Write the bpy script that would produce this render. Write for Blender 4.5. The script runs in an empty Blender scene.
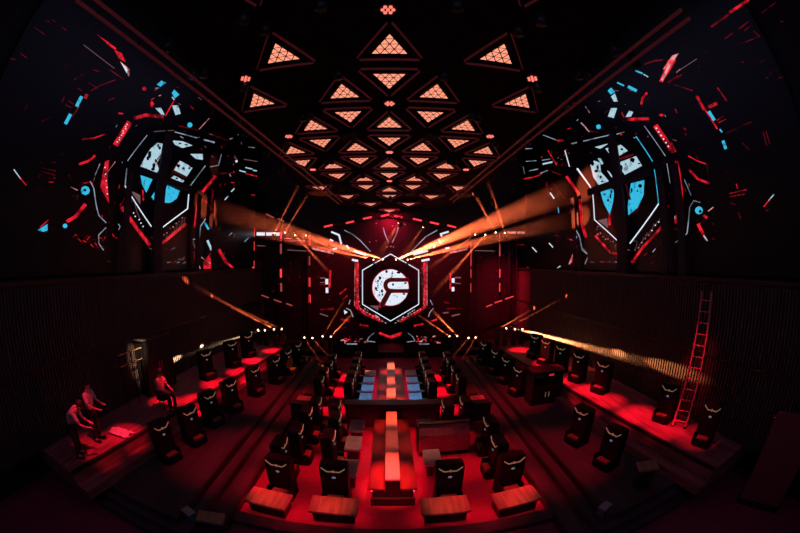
import bpy, bmesh, math, random
from mathutils import Vector, Matrix
random.seed(7)
C = bpy.context.scene.collection
R = math.radians
PI = math.pi
# ------------------------------------------------------------------ camera: a full-frame fisheye on the balcony
EYE = 5.5
YAW, PIT = R(1.72), R(-0.77)
FPX = 15 / 36 * 800
fw = Vector((math.sin(YAW) * math.cos(PIT), math.cos(YAW) * math.cos(PIT), math.sin(PIT)))
rt = Vector((math.cos(YAW), -math.sin(YAW), 0))
up = rt.cross(fw)
cd = bpy.data.cameras.new('camera')
cam = bpy.data.objects.new('camera', cd)
C.objects.link(cam)
cd.type = 'PANO'
cd.sensor_width = 36
cd.clip_start = 0.05
try:
    cd.cycles.panorama_type = 'FISHEYE_EQUISOLID'
    cd.cycles.fisheye_lens = 15
    cd.cycles.fisheye_fov = R(190)
except Exception:
    cd.panorama_type = 'FISHEYE_EQUISOLID'
    cd.fisheye_lens = 15
    cd.fisheye_fov = R(190)
m3 = Matrix((rt, up, -fw)).transposed()
cam.matrix_world = Matrix.Translation((0, 0, EYE)) @ m3.to_4x4()
bpy.context.scene.camera = cam


def ray(px, py):
    dx, dy = px - 400, 266.5 - py
    r = math.hypot(dx, dy) or 1e-9
    th = 2 * math.asin(min(1, r / (2 * FPX)))
    return rt * (math.sin(th) * dx / r) + up * (math.sin(th) * dy / r) + fw * math.cos(th)


def at(px, py, X=None, Y=None, z=None):
    d = ray(px, py)
    t = X / d.x if X is not None else Y / d.y if Y is not None else (z - EYE) / d.z
    return Vector((0, 0, EYE)) + d * t


# ------------------------------------------------------------------ materials
def mat(name, col, rough=0.5, metal=0.0, spec=0.5, emit=None, power=0.0, sample=False, noise=None, bump=0.0):
    m = bpy.data.materials.new(name)
    m.use_nodes = True
    nt = m.node_tree
    b = nt.nodes['Principled BSDF']
    b.inputs['Base Color'].default_value = (*col, 1)
    b.inputs['Roughness'].default_value = rough
    b.inputs['Metallic'].default_value = metal
    b.inputs['Specular IOR Level'].default_value = spec
    if emit:
        b.inputs['Emission Color'].default_value = (*emit, 1)
        b.inputs['Emission Strength'].default_value = power
        m.cycles.emission_sampling = 'FRONT' if sample else 'NONE'
    if noise:
        sc, amt, stretch = noise
        tc = nt.nodes.new('ShaderNodeTexCoord')
        mp = nt.nodes.new('ShaderNodeMapping')
        mp.inputs['Scale'].default_value = stretch
        n = nt.nodes.new('ShaderNodeTexNoise')
        n.inputs['Scale'].default_value = sc
        n.inputs['Detail'].default_value = 4
        cr = nt.nodes.new('ShaderNodeValToRGB')
        cr.color_ramp.elements[0].position = 0.3
        cr.color_ramp.elements[1].position = 0.7
        cr.color_ramp.elements[0].color = (*[c * (1 - amt) for c in col], 1)
        cr.color_ramp.elements[1].color = (*[min(1, c * (1 + amt)) for c in col], 1)
        nt.links.new(tc.outputs['Object'], mp.inputs['Vector'])
        nt.links.new(mp.outputs['Vector'], n.inputs['Vector'])
        nt.links.new(n.outputs['Fac'], cr.inputs['Fac'])
        nt.links.new(cr.outputs['Color'], b.inputs['Base Color'])
        if bump:
            bp = nt.nodes.new('ShaderNodeBump')
            bp.inputs['Strength'].default_value = bump
            nt.links.new(n.outputs['Fac'], bp.inputs['Height'])
            nt.links.new(bp.outputs['Normal'], b.inputs['Normal'])
    return m


M = dict(
    floor=mat('floor_carpet', (.30, .035, .085), .7, spec=.1, noise=(9, .12, (1, 1, 1))),
    ledge=mat('ledge_wood', (.075, .045, .055), .5, spec=.3, noise=(3, .35, (1, .15, 1))),
    terrace=mat('terrace_wood', (.36, .11, .12), .45, spec=.35, noise=(8, .45, (1, .12, 1))),
    wall=mat('black_wall', (.035, .03, .04), .7, spec=.2, noise=(4, .3, (1, 1, 1))),
    rib=mat('ribbed_panel', (.085, .065, .06), .5, spec=.2, noise=(5, .2, (1, 1, .2))),
    ceil=mat('black_ceiling', (.007, .006, .009), .8, spec=.05, noise=(3, .3, (1, 1, 1))),
    black=mat('black_leather', (.008, .007, .009),   .45, spec=.14, noise=(40, .3, (1, 1, 1)), bump=.05),
    metal=mat('black_metal', (.02, .02, .024), .4, .3, noise=(12, .2, (1, 1, 1))),
    brown=mat('brown_leather', (.20, .09, .05), .5, spec=.3, noise=(20, .3, (1, 1, 1))),
    gold=mat('gold_trim', (.85, .58, .30), .35, .9, emit=(1, .60, .36), power=.13, noise=(30, .1, (1, 1, 1))),  # faint emission added so the metal still reads gold in the dark
    brass=mat('brass_rail', (.75, .45, .22), .4, .7, noise=(14, .2, (1, 1, 1))),
    emblem=mat('emblem_glint', (.6, .7, .8), .3, .5, emit=(.5, .8, 1), power=.22),  # unlit chrome; emission stands in for its bluish glint
    lacquer=mat('lacquer_top', (.62, .22, .17), .32, spec=.5, noise=(3, .35, (3, .4, 1))),
    slab=mat('slab_top', (.34, .30, .33), .3, spec=.6, noise=(4, .25, (1, 1, 1))),
    dark=mat('dark_wood', (.035, .018, .018), .45, spec=.4, noise=(5, .3, (1, .2, 1))),
    runner=mat('runner_top', (.85, .50, .42), .35, spec=.5, noise=(5, .15, (1, .3, 1))),
    bench=mat('bench_top', (.24, .022, .035), .4, spec=.4, noise=(5, .25, (1, .2, 1))),
    sofa=mat('maroon_leather', (.30, .07, .09), .45, spec=.4, noise=(14, .25, (1, 1, 1)), bump=.05),
    ladder=mat('red_ladder_paint', (.75, .20, .20), .4, noise=(10, .2, (1, 1, 1))),
    wood=mat('table_wood', (.40, .20, .12), .4, noise=(6, .4, (1, .15, 1))),
    skin=mat('skin', (.55, .30, .22), .5, noise=(20, .1, (1, 1, 1))),
    shirt=mat('pale_shirt', (.62, .50, .50), .8, noise=(30, .15, (1, 1, 1))),
    check=mat('patterned_shirt', (.40, .22, .22), .8, noise=(28, .9, (1, 1, 1))),
    trousers=mat('dark_trousers', (.02, .02, .025), .8, noise=(30, .2, (1, 1, 1))),
    hair=mat('black_hair', (.012, .01, .01), .6, noise=(50, .3, (1, 1, 1))),
    cloth=mat('white_cloth', (.75, .62, .60), .8, noise=(12, .15, (1, 1, 1))),
    frame=mat('frame_glow', (.20, .05, .06), .4, emit=(1, .12, .14), power=.022),  # red emission stands in for lamp glow falling on frames and rails
    tri=mat('amber_diffuser', (.3, .2, .15), .5, emit=(1, .32, .20), power=1.2),
    cluster=mat('cluster_lens', (.3, .1, .1), .5, emit=(1, .18, .13), power=1.4),
    led_red=mat('led_red', (.05, 0, 0), .5, emit=(1, .015, .035), power=.75),
    led_dred=mat('led_dark_red', (.05, 0, 0), .5, emit=(1, .02, .05), power=.13),
    led_pink=mat('led_pink', (.05, .04, .04), .5, emit=(1, .35, .36), power=.8),
    led_white=mat('led_white', (.05, .05, .05), .5, emit=(.78, .88, 1), power=.95),
    led_pale=mat('led_pale', (.05, .05, .05), .5, emit=(.55, .82, .95), power=.72),
    led_cyan=mat('led_cyan', (0, .05, .05), .5, emit=(.04, .55, .85), power=.85),
    led_line=mat('led_line', (.05, .05, .05), .5, emit=(.55, .66, .85), power=.5),
    led_dim=mat('led_dim', (.05, .05, .05), .5, emit=(.6, .3, .32), power=.25),
    led_off=mat('led_off', (.012, .010, .014), .35, spec=.3, noise=(60, .2, (1, 1, 1))),
    led_maroon=mat('led_maroon', (.02, .01, .01), .5, emit=(1, .10, .11), power=.03),
    tube_red=mat('tube_red', (.3, .1, .1), .4, emit=(1, .05, .06), power=1.1),
    tube_dim=mat('tube_dim', (.3, .1, .1), .4, emit=(1, .16, .14), power=.28),
    strip=mat('red_strip_light', (.2, .02, .02), .4, emit=(1, .012, .05), power=32, sample=True),
    lens=mat('lamp_lens', (.8, .7, .6), .2, emit=(1, .60, .36), power=6),
    screen=mat('red_display', (.1, 0, 0), .3, emit=(1, .04, .06), power=.5),
    bluedot=mat('blue_indicator', (0, .05, .1), .3, emit=(.2, .6, 1), power=.8),
)


def volume_mat(name, dens, col=(1, 1, 1), aniso=0.2):
    m = bpy.data.materials.new(name)
    m.use_nodes = True
    nt = m.node_tree
    nt.nodes.remove(nt.nodes['Principled BSDF'])
    v = nt.nodes.new('ShaderNodeVolumeScatter')
    v.inputs['Color'].default_value = (*col, 1)
    v.inputs['Density'].default_value = dens
    v.inputs['Anisotropy'].default_value = aniso
    nt.links.new(v.outputs[0], nt.nodes['Material Output'].inputs['Volume'])
    try:
        m.cycles.homogeneous_volume = True
    except Exception:
        pass
    return m


def led_texture(name, lo, hi, scale, p0, p1):
    nt = M[name].node_tree
    b = nt.nodes['Principled BSDF']
    tc = nt.nodes.new('ShaderNodeTexCoord')
    n = nt.nodes.new('ShaderNodeTexNoise')
    n.inputs['Scale'].default_value = scale
    n.inputs['Detail'].default_value = 5
    n.inputs['Roughness'].default_value = .65
    mr = nt.nodes.new('ShaderNodeMapRange')
    mr.inputs['From Min'].default_value = p0
    mr.inputs['From Max'].default_value = p1
    k = b.inputs['Emission Strength'].default_value
    mr.inputs['To Min'].default_value = lo * k
    mr.inputs['To Max'].default_value = hi * k
    nt.links.new(tc.outputs['Object'], n.inputs['Vector'])
    nt.links.new(n.outputs['Fac'], mr.inputs['Value'])
    nt.links.new(mr.outputs['Result'], b.inputs['Emission Strength'])


for nm in ('led_red', 'led_dred', 'led_pink'):
    led_texture(nm, .12, 1.15, 2.2, .40, .60)
for nm in ('led_pale', 'led_cyan'):
    led_texture(nm, .35, 1.05, 3.0, .36, .46)
led_texture('led_line', .3, 1.1, 1.4, .38, .58)


def smoke_mat(dens, L):
    m = volume_mat('drifting_smoke', dens)
    nt = m.node_tree
    v = next(n for n in nt.nodes if n.type == 'VOLUME_SCATTER')
    tc = nt.nodes.new('ShaderNodeTexCoord')
    sp = nt.nodes.new('ShaderNodeSeparateXYZ')
    mr = nt.nodes.new('ShaderNodeMapRange')
    mr.inputs['From Max'].default_value = L
    mr.inputs['To Min'].default_value = dens * 1.3
    mr.inputs['To Max'].default_value = 0
    n = nt.nodes.new('ShaderNodeTexNoise')
    n.inputs['Scale'].default_value = 1.3
    n.inputs['Detail'].default_value = 2
    m2 = nt.nodes.new('ShaderNodeMapRange')
    m2.inputs['From Min'].default_value = .3
    m2.inputs['From Max'].default_value = .7
    m2.inputs['To Min'].default_value = .55
    m2.inputs['To Max'].default_value = 1.3
    mu = nt.nodes.new('ShaderNodeMath')
    mu.operation = 'MULTIPLY'
    nt.links.new(tc.outputs['Object'], sp.inputs[0])
    nt.links.new(sp.outputs['Z'], mr.inputs['Value'])
    nt.links.new(tc.outputs['Object'], n.inputs['Vector'])
    nt.links.new(n.outputs['Fac'], m2.inputs['Value'])
    nt.links.new(mr.outputs['Result'], mu.inputs[0])
    nt.links.new(m2.outputs['Result'], mu.inputs[1])
    nt.links.new(mu.outputs[0], v.inputs['Density'])
    try:
        m.cycles.homogeneous_volume = False
    except Exception:
        pass
    return m


# ------------------------------------------------------------------ mesh helpers
def box(bm, x0, x1, y0, y1, z0, z1, bev=0.0):
    r = bmesh.ops.create_cube(bm, size=1)
    for v in r['verts']:
        v.co = Vector(((x0 + x1) / 2 + v.co.x * (x1 - x0), (y0 + y1) / 2 + v.co.y * (y1 - y0), (z0 + z1) / 2 + v.co.z * (z1 - z0)))
    if bev:
        es = list({e for v in r['verts'] for e in v.link_edges})
        bmesh.ops.bevel(bm, geom=es, offset=bev, segments=2, affect='EDGES', profile=.6)
    return r['verts']


def loft(bm, rings, caps=True):
    vs = [[bm.verts.new(p) for p in r] for r in rings]
    n = len(vs[0])
    for a, b in zip(vs, vs[1:]):
        for i in range(n):
            bm.faces.new((a[i], a[(i + 1) % n], b[(i + 1) % n], b[i]))
    if caps:
        bm.faces.new(vs[0][::-1])
        bm.faces.new(vs[-1])


def tube(bm, pts, r, n=8, r2=None):
    pts = [Vector(p) for p in pts]
    rings = []
    for i, p in enumerate(pts):
        d = (pts[min(i + 1, len(pts) - 1)] - pts[max(i - 1, 0)]).normalized()
        a = d.cross(Vector((0, 0, 1)))
        if a.length < 1e-3:
            a = Vector((1, 0, 0))
        a.normalize()
        b = d.cross(a)
        rr = r if r2 is None else r + (r2 - r) * i / (len(pts) - 1)
        rings.append([p + (a * math.cos(2 * PI * k / n) + b * math.sin(2 * PI * k / n)) * rr for k in range(n)])
    loft(bm, rings)


def bar(bm, a, b, w, h):
    """a rectangular bar from a to b"""
    a, b = Vector(a), Vector(b)
    d = (b - a).normalized()
    s = d.cross(Vector((0, 0, 1)))
    if s.length < 1e-3:
        s = Vector((1, 0, 0))
    s.normalize()
    u = s.cross(d)
    q = [s * (i * w / 2) + u * (j * h / 2) for i, j in ((-1, -1), (1, -1), (1, 1), (-1, 1))]
    loft(bm, [[a + k for k in q], [b + k for k in q]])


def prism(bm, poly, thick, org=Vector(), ux=Vector((1, 0, 0)), uy=Vector((0, 0, 1))):
    """flat outline in the (ux, uy) plane, pushed back by thick"""
    nrm = ux.cross(uy)
    a = [bm.verts.new(org + ux * x + uy * y + nrm * thick) for x, y in poly]
    b = [bm.verts.new(org + ux * x + uy * y) for x, y in poly]
    n = len(poly)
    bm.faces.new(a)
    bm.faces.new(b[::-1])
    for i in range(n):
        bm.faces.new((b[i], b[(i + 1) % n], a[(i + 1) % n], a[i]))


def obj(name, bm, m, parent=None, smooth=False):
    bmesh.ops.recalc_face_normals(bm, faces=bm.faces[:])
    me = bpy.data.meshes.new(name)
    bm.to_mesh(me)
    bm.free()
    me.materials.append(M[m] if isinstance(m, str) else m)
    if smooth:
        for p in me.polygons:
            p.use_smooth = True
    o = bpy.data.objects.new(name, me)
    C.objects.link(o)
    if parent:
        o.parent = parent
    return o


def tag(o, label, cat, group=None, kind=None):
    o['label'] = label
    o['category'] = cat
    if group:
        o['group'] = group
    if kind:
        o['kind'] = kind
    return o


def thing(name, label, cat, loc=(0, 0, 0), rz=0, group=None):
    o = bpy.data.objects.new(name, None)
    o.empty_display_size = .1
    C.objects.link(o)
    o.location = loc
    o.rotation_euler = (0, 0, rz)
    return tag(o, label, cat, group)


def structure(name, bm, m, label=None):
    o = obj(name, bm, m)
    o['kind'] = 'structure'
    if label:
        o['label'] = label
    return o


def copy_tree(o, parent=None):
    c = o.copy()
    C.objects.link(c)
    c.parent = parent
    for ch in list(o.children):
        copy_tree(ch, c)
    return c


used = {}


def place(proto, loc, rz, label, group=None, scale=None):
    """the first call moves the source itself, later calls copy it"""
    k = proto.name
    if used.get(k):
        o = copy_tree(proto)
    else:
        o = proto
        used[k] = True
    o.location = loc
    o.rotation_euler = (0, 0, rz)
    o['label'] = label
    if group:
        o['group'] = group
    return o


def B():
    return bmesh.new()


ORD = ['first', 'second', 'third', 'fourth', 'fifth', 'sixth', 'seventh', 'eighth', 'ninth', 'tenth']
# ------------------------------------------------------------------ the room
bm = B(); box(bm, -9.3, 9.3, -1.5, 21.3, -.2, 0)
structure('floor', bm, 'floor')
for s, side in ((-1, 'left'), (1, 'right')):
    X = lambda a, b: (a, b) if s > 0 else (-b, -a)
    for i, (a, z) in enumerate(((3.45, .16), (3.98, .30), (4.3, .45))):
        bm = B(); box(bm, *X(a, 9.3), 3.3 + .25 * i, 17.0, 0 if i == 0 else (.16, .30)[i - 1], z)
        structure('floor_step_' + side, bm, 'ledge')
    # dark kerb along the edge of each step
    for a, z in ((3.40, .20), (3.92, .34), (4.26, .49)):
        bm = B(); box(bm, *X(a, a + .07), 4.0, 17.0, 0, z, .01)
        structure('trim_step_' + side, bm, 'dark')
    # upper terrace that widens towards the stage
    bm = B()
    poly = [(6.95, 3.0), (5.45, 17.4), (9.3, 17.4), (9.3, 3.0)]
    prism(bm, [(s * x, y) for x, y in poly], 1.0 - .45, Vector((0, 0, .45)), Vector((1, 0, 0)), Vector((0, 1, 0)))
    structure('floor_terrace_' + side, bm, 'terrace')
    bm = B(); bar(bm, (s * 6.99, 3.0, 1.0), (s * 5.49, 17.4, 1.0), .10, .07)
    structure('trim_terrace_' + side, bm, 'dark')
    # lower front step of the terrace
    bm = B()
    poly = [(6.55, 3.0), (5.15, 17.4), (5.43, 17.4), (6.93, 3.0)]
    prism(bm, [(s * x, y) for x, y in poly], .22, Vector((0, 0, .45)), Vector((1, 0, 0)), Vector((0, 1, 0)))
    structure('floor_terrace_step_' + side, bm, 'terrace')
    # ribbed balcony front
    bm = B(); box(bm, *X(8.66, 9.3), 1.2, 21.3, 1.0, 5.0)
    y = 1.25
    while y < 21.2:
        box(bm, *X(8.585, 8.66), y, y + .06, 1.0, 4.93)
        y += .125
    structure('wall_%s_balcony' % side, bm, 'rib')
    bm = B(); box(bm, *X(8.55, 9.3), 1.2, 21.3, 5.0, 5.12, .02); box(bm, *X(8.56, 8.62), 1.2, 21.3, 2.95, 3.03, .01)
    structure('trim_balcony_' + side, bm, 'dark')
    bm = B(); box(bm, *X(9.3, 9.5), -1.5, 21.3, 0, 16)
    structure('wall_' + side, bm, 'wall')
bm = B(); box(bm, -9.5, 9.5, 21.3, 21.5, -.2, 16)
structure('wall_back', bm, 'wall')
bm = B(); box(bm, -9.5, 9.5, -1.5, 21.5, 16, 16.2)
structure('ceiling', bm, 'ceil')
SL = .065
lat = lambda y: 10 - SL * y
bm = B()
prism(bm, [(-4.25, -1.0), (4.25, -1.0), (4.25, 18.0), (2.6, 19.9), (-2.6, 19.9), (-4.25, 18.0)], .12, Vector((0, 0, 10.0)),
      Vector((1, 0, 0)), Vector((0, 1, -SL)))
structure('ceiling_raft', bm, 'ceil')
# front kerb of the pit and the dark floor lip before the balcony
bm = B(); box(bm, -3.9, 3.9, 4.62, 4.98, 0, .14, .02); box(bm, -3.47, 3.47, 4.98, 5.04, 0, .06)
structure('trim_pit_front', bm, 'ledge')
# low cross partitions between the near and the far block
bm = B()
box(bm, -1.5, 1.62, 10.05, 10.35, 0, .82, .02); box(bm, -1.55, 1.67, 9.98, 10.42, .82, .9, .02)
structure('wall_cross_centre', bm, 'dark')
for s, side in ((-1, 'left'), (1, 'right')):
    bm = B()
    a, b = (2.55, 3.45) if s > 0 else (-3.45, -2.55)
    box(bm, a, b, 10.2, 10.45, 0, .66, .02); box(bm, a - .03, b + .03, 10.14, 10.5, .66, .73, .02)
    structure('wall_cross_' + side, bm, 'dark')
# stage deck
bm = B(); box(bm, -9.3, 9.3, 18.6, 21.3, 0, .32); box(bm, -9.3, 9.3, 18.52, 18.6, .24, .35, .01)
structure('floor_stage', bm, 'metal')

# ------------------------------------------------------------------ ceiling triangle lights
lamp_no = 0
nrm = Vector((0, -SL, -1)).normalized()
ly = Vector((0, 1, -SL)).normalized()
lx = Vector((1, 0, 0))


def tri_light(col, D, upward, label, lit=True):
    """upward: apex towards the camera"""
    sgn = -1 if upward else 1
    base_y = D + (sgn * .07 if sgn > 0 else -.27)
    h, s = 1.22, .69
    cx = 1.083 * col - .04
    org = Vector((cx, base_y + sgn * h / 3, lat(base_y + sgn * h / 3)))
    t = thing('ceiling_light', label, 'ceiling light', org, 0, 'triangular ceiling lights')
    V = [(-s, -sgn * h / 3), (s, -sgn * h / 3), (0, sgn * 2 * h / 3)]
    P3 = lambda x, y, d: lx * x + ly * y + nrm * d
    for i in range(3):
        bm = B()
        a, b = Vector(V[i]), Vector(V[(i + 1) % 3])
        d = (b - a) * .06
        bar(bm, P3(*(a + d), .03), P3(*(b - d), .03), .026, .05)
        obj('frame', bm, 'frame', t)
    bm = B()
    W = [Vector(v) * .62 for v in V]
    prism(bm, [tuple(w) for w in (W if not upward else W[::-1])], .02, nrm * .0, lx, ly)
    obj('housing', bm, 'metal', t)
    if lit:
        bm = B()
        W = [Vector(v) * .53 for v in V]
        n = 4
        o, e1, e2 = W[2], (W[0] - W[2]) / n, (W[1] - W[2]) / n
        def cell(p):
            c = sum(p, Vector((0, 0))) / 3
            q = [c + (k - c) * .80 for k in p]
            bm.faces.new([bm.verts.new(P3(*k, .03)) for k in q])
        for i in range(n):
            for j in range(i + 1):
                p = o + e1 * (i - j) + e2 * j
                cell([p, p + e1, p + e2])
                if j < i:
                    p = o + e1 * (i - j) + e2 * j
                    cell([p, p + e2, p + e2 - e1])
        obj('diffuser_lattice', bm, 'tri', t)
    return t


P = 3.45
D0 = 6.03
colname = {0: 'centre column', -1: 'first column left of centre', 1: 'first column right of centre', -2: 'second column left of centre',
           2: 'second column right of centre', -3: 'outermost left column', 3: 'outermost right column'}
for col in range(-3, 4):
    rows = [D0 + P * k + (P / 2 if col % 2 else 0) for k in range(-1, 5)]
    rows = [d for d in rows if 5 < d < 20.2]
    if abs(col) == 3:
        rows = rows[:3]
    if abs(col) == 2:
        rows = rows[:4]
    if abs(col) == 1:
        rows = rows[:4]
    for k, d in enumerate(rows):
        upo = abs(col) >= 2 and k == 0
        dno = k == len(rows) - 1 and (abs(col) >= 1 or True)
        if not dno:
            tri_light(col, d, True, 'triangular ceiling light, apex toward the camera, %s row, %s' % (ORD[k], colname[col]))
        if not upo:
            tri_light(col, d, False, 'triangular ceiling light, apex toward the stage, %s row, %s' % (ORD[k], colname[col]))
tri_light(-2, D0 - P, False, 'unlit triangular ceiling frame overhead, left of the red lamp cluster', False)
tri_light(2, D0 - P, False, 'unlit triangular ceiling frame overhead, right of the red lamp cluster', False)


def make_cluster():
    t = thing('downlight_cluster', '', 'ceiling light', group='red lamp clusters in the ceiling')
    bm = B(); bmesh.ops.create_cone(bm, cap_ends=True, segments=12, radius1=.16, radius2=.16, depth=.08)
    obj('housing', bm, 'metal', t)
    for k in range(7):
        a = k * PI / 3
        rr = 0 if k == 6 else .088
        bm = B()
        bmesh.ops.create_cone(bm, cap_ends=True, segments=8, radius1=.031, radius2=.031, depth=.03,
                              matrix=Matrix.Translation((rr * math.cos(a), rr * math.sin(a), -.05)))
        obj('bulb', bm, 'cluster', t)
    return t


cl = make_cluster()
for x, y, w in ((388, 8, 'directly overhead at the top centre'), (246, 77, 'beside the largest left triangle'),
                (532, 77, 'beside the largest right triangle'), (389.6, 102, 'in the centre below the first pair of triangles'),
                (289, 135, 'at the left edge beside the second row'), (490, 135, 'at the right edge beside the second row'),
                (389.5, 151, 'in the centre below the second pair of triangles'), (313, 168.5, 'left of the third row'), (466, 168.5, 'right of the third row'),
                (389.5, 180, 'in the centre below the third pair of triangles')):
    d = ray(x, y)
    tt = 4.42 / (d.z + SL * d.y)
    place(cl, Vector((0, 0, EYE)) + d * tt, 0, 'cluster of seven small red ceiling lamps ' + w)

# twin rails below the ceiling raft
for s, side, p1, p2, near in ((-1, 'left', (76, 0), (339, 204), 1.4), (1, 'right', (712, 2), (453, 202), 1.4)):
    a = at(*p1, Y=near); b = at(*p2, Y=15)
    if s > 0:
        a = at(690, 18, Y=1.9)
    t = thing('lighting_rail', 'long thin twin lighting rail running under the ceiling on the %s side' % side, 'lighting rail', a, 0, 'twin lighting rails')
    for k in (0, 1):
        off = Vector((s * -.14 * k, 0, .10 * k))
        bm = B(); bar(bm, off, b - a + off, .035, .05)
        obj('rail', bm, 'frame', t)
    for k in range(12):
        q = (b - a) * ((k + .5) / 12)
        bm = B(); bar(bm, q, q + Vector((s * -.14, 0, .10)), .02, .02)
        obj('spacer', bm, 'metal', t)
    for k in range(5):
        q = (b - a) * ((k + .5) / 5)
        zt = lat((a + q).y) - a.z + 0.0
        bm = B(); tube(bm, [q + Vector((s * -.07, 0, .05)), Vector((q.x - s * .07, q.y, zt))], .01, 6)
        obj('hanger', bm, 'metal', t)


# ------------------------------------------------------------------ LED picture tracing onto real flat screens
class Sheet:
    """collects flat shapes of LED light on one screen plane"""
    def __init__(self, X=None, Y=None):
        self.X, self.Y, self.l = X, Y, {}

    def pt(self, p, lift):
        if self.X is not None:
            v = at(*p, X=self.X - math.copysign(lift, self.X))
            v.y = min(v.y, 20.5)
            v.z = max(v.z, 5.2)
            return v
        return at(*p, Y=self.Y - lift)

    def poly(self, m, pts, lift=.012):
        bm = self.l.setdefault(m, bmesh.new())
        bm.faces.new([bm.verts.new(self.pt(p, lift)) for p in pts])

    def line(self, m, pts, w, lift=.014):
        for a, b in zip(pts, pts[1:]):
            dx, dy = b[0] - a[0], b[1] - a[1]
            L = math.hypot(dx, dy) or 1
            ww = w * ((1.0 if m == 'led_red' and w > 2 else .72) if self.X is not None else .88)
            nx, ny = -dy / L * ww / 2, dx / L * ww / 2
            ex, ey = dx / L * ww * .15, dy / L * ww * .15
            self.poly(m, [(a[0] + nx - ex, a[1] + ny - ey), (b[0] + nx + ex, b[1] + ny + ey), (b[0] - nx + ex, b[1] - ny + ey), (a[0] - nx - ex, a[1] - ny - ey)], lift)

    def blob(self, m, c, r, lift=.014, n=8, ry=None):
        self.poly(m, [(c[0] + r * math.cos(2 * PI * k / n), c[1] + (ry or r) * math.sin(2 * PI * k / n)) for k in range(n)], lift)

    def flush(self, parent, names, back=None):
        for m, bm in self.l.items():
            o = obj(names.get(m, 'pattern'), bm, m, parent)
            o.matrix_parent_inverse = Matrix.Translation(-Vector(parent.location))


GN = dict(led_red='red_pattern', led_dred='dark_red_pattern', led_pink='pink_pattern', led_white='white_pattern', led_pale='pale_blue_pattern',
          led_cyan='cyan_pattern', led_line='line_pattern', led_dim='dim_pattern', led_off='dark_pattern', led_maroon='maroon_pattern')


def tr(ox, oy, s):
    return lambda *c: [(ox + c[i] / s, oy + c[i + 1] / s) for i in range(0, len(c), 2)]


# left wall screen
S = Sheet(X=-9.0)
g = tr(115, 110, 5.92)
for pts in ((250, 195, 290, 200, 330, 235, 275, 265, 250, 310, 262, 350, 245, 375, 205, 360, 150, 335, 175, 285, 210, 230), (385, 300, 460, 340, 425, 395, 345, 355),
            (350, 388, 410, 418, 390, 445, 320, 412), (340, 180, 400, 185, 460, 210, 400, 225, 355, 205), (445, 260, 520, 260, 520, 295, 480, 290), (285, 310, 330, 270, 318, 300, 292, 322)):
    S.poly('led_pale', g(*pts))
S.poly('led_cyan', g(150, 380, 225, 405, 185, 490, 160, 440))
for a in ((205, 265, 10, 22), (195, 285, 9, 14), (230, 330, 9, 18), (225, 350, 12, 10), (265, 225, 8, 10), (255, 210, 6, 12), (210, 250, 6, 8), (240, 300, 5, 12), (455, 328, 16, 14), (440, 345, 8, 6), (375, 330, 12, 10), (405, 345, 10, 6), (365, 405, 8, 6), (385, 198, 10, 5), (300, 225, 14, 5), (420, 205, 10, 4)):
    (x, y), = g(a[0], a[1])
    S.blob('led_off', (x, y), a[2] / 5.92, .018, 7, a[3] / 5.92)
S.line('led_line', g(75, 300, 190, 150), 1.0); S.line('led_line', g(60, 450, 70, 345), 1.3)
S.line('led_line', g(355, 130, 485, 165), 1.2); S.line('led_line', g(530, 175, 590, 190), 1.1); S.line('led_line', g(435, 465, 535, 330), 1.2)
S.line('led_dim', g(230, 128, 350, 120), .8)
S.line('led_dred', g(275, 262, 245, 300, 262, 345), 1.6); S.line('led_dred', g(380, 295, 320, 410), 1.0); S.line('led_maroon', g(340, 360, 420, 400), 4)
S.line('led_red', g(115, 50, 180, 30, 285, 40), 3.2); S.line('led_red', g(85, 75, 5, 205), 5.5)
for k in range(9):
    (x, y), = g(75 - 7 * k + random.uniform(-6, 6), 85 + 13 * k)
    S.blob('led_white', (x, y), .7, .02, 5)
g = tr(115, 180, 5.92)
S.poly('led_cyan', g(310, 30, 385, 65, 365, 110, 330, 135, 290, 135, 295, 70)); S.poly('led_cyan', g(215, 100, 235, 70, 230, 120))
S.poly('led_dim', g(90, 60, 150, 90, 150, 145))
S.line('led_white', g(60, 35, 215, 275), 1.5); S.line('led_white', g(270, 290, 430, 170, 437, 85), 1.5)
S.line('led_red', g(40, 160, 205, 385), 3.4); S.line('led_red', g(270, 385, 420, 260), 2.8); S.line('led_red', g(165, 60, 168, 120), 2.0)
S.line('led_red', g(30, 150, 70, 90), 1.0); S.line('led_dim', g(70, 130, 115, 125, 130, 190, 150, 235), .7)
for k in range(7):
    (x, y), = g(75 + 16 * k + random.uniform(-5, 5), 155 + 20 * k)
    S.blob('led_white', (x, y), .75, .02, 5)
    (x, y), = g(290 + 18 * k, 335 - 20 * k + random.uniform(-12, 12))
    S.blob('led_pink', (x, y), .7, .02, 5)
for k in range(8):
    (x, y), = g(300 + 15 * k, 370 - 13 * k)
    S.line('led_dim', [(x, y), (x + 1.5, y - 6 - random.random() * 6)], .5, .02)
S.line('led_line', g(20, 260, 30, 275, 22, 295), .8); S.line('led_dim', g(375, 470, 405, 470, 410, 455), 1.0)
g = tr(90, 100, 3.333)
S.poly('led_red', g(50, 205, 64, 200, 58, 270, 64, 345, 34, 290))
S.line('led_pink', g(48, 255, 85, 205), .6)
for k in range(5):
    (x, y), = g(50 + k * 2, 225 + 22 * k)
    S.blob('led_white', (x, y), .7, .02, 5)
g = tr(0, 20, 4.846)
S.line('led_red', g(470, 70, 515, 105), 1.4); S.line('led_red', g(518, 108, 560, 140), 2.2)
S.poly('led_red', g(555, 145, 590, 160, 610, 205, 575, 185)); S.poly('led_pink', g(582, 200, 630, 240, 625, 275)); S.poly('led_white', g(586, 205, 618, 240, 615, 258), .02)
S.line('led_dim', g(405, 120, 555, 235), .9); S.line('led_dred', g(360, 290, 400, 265), 1.2); S.line('led_dred', g(440, 345, 480, 320, 560, 290), 1.2)
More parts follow.
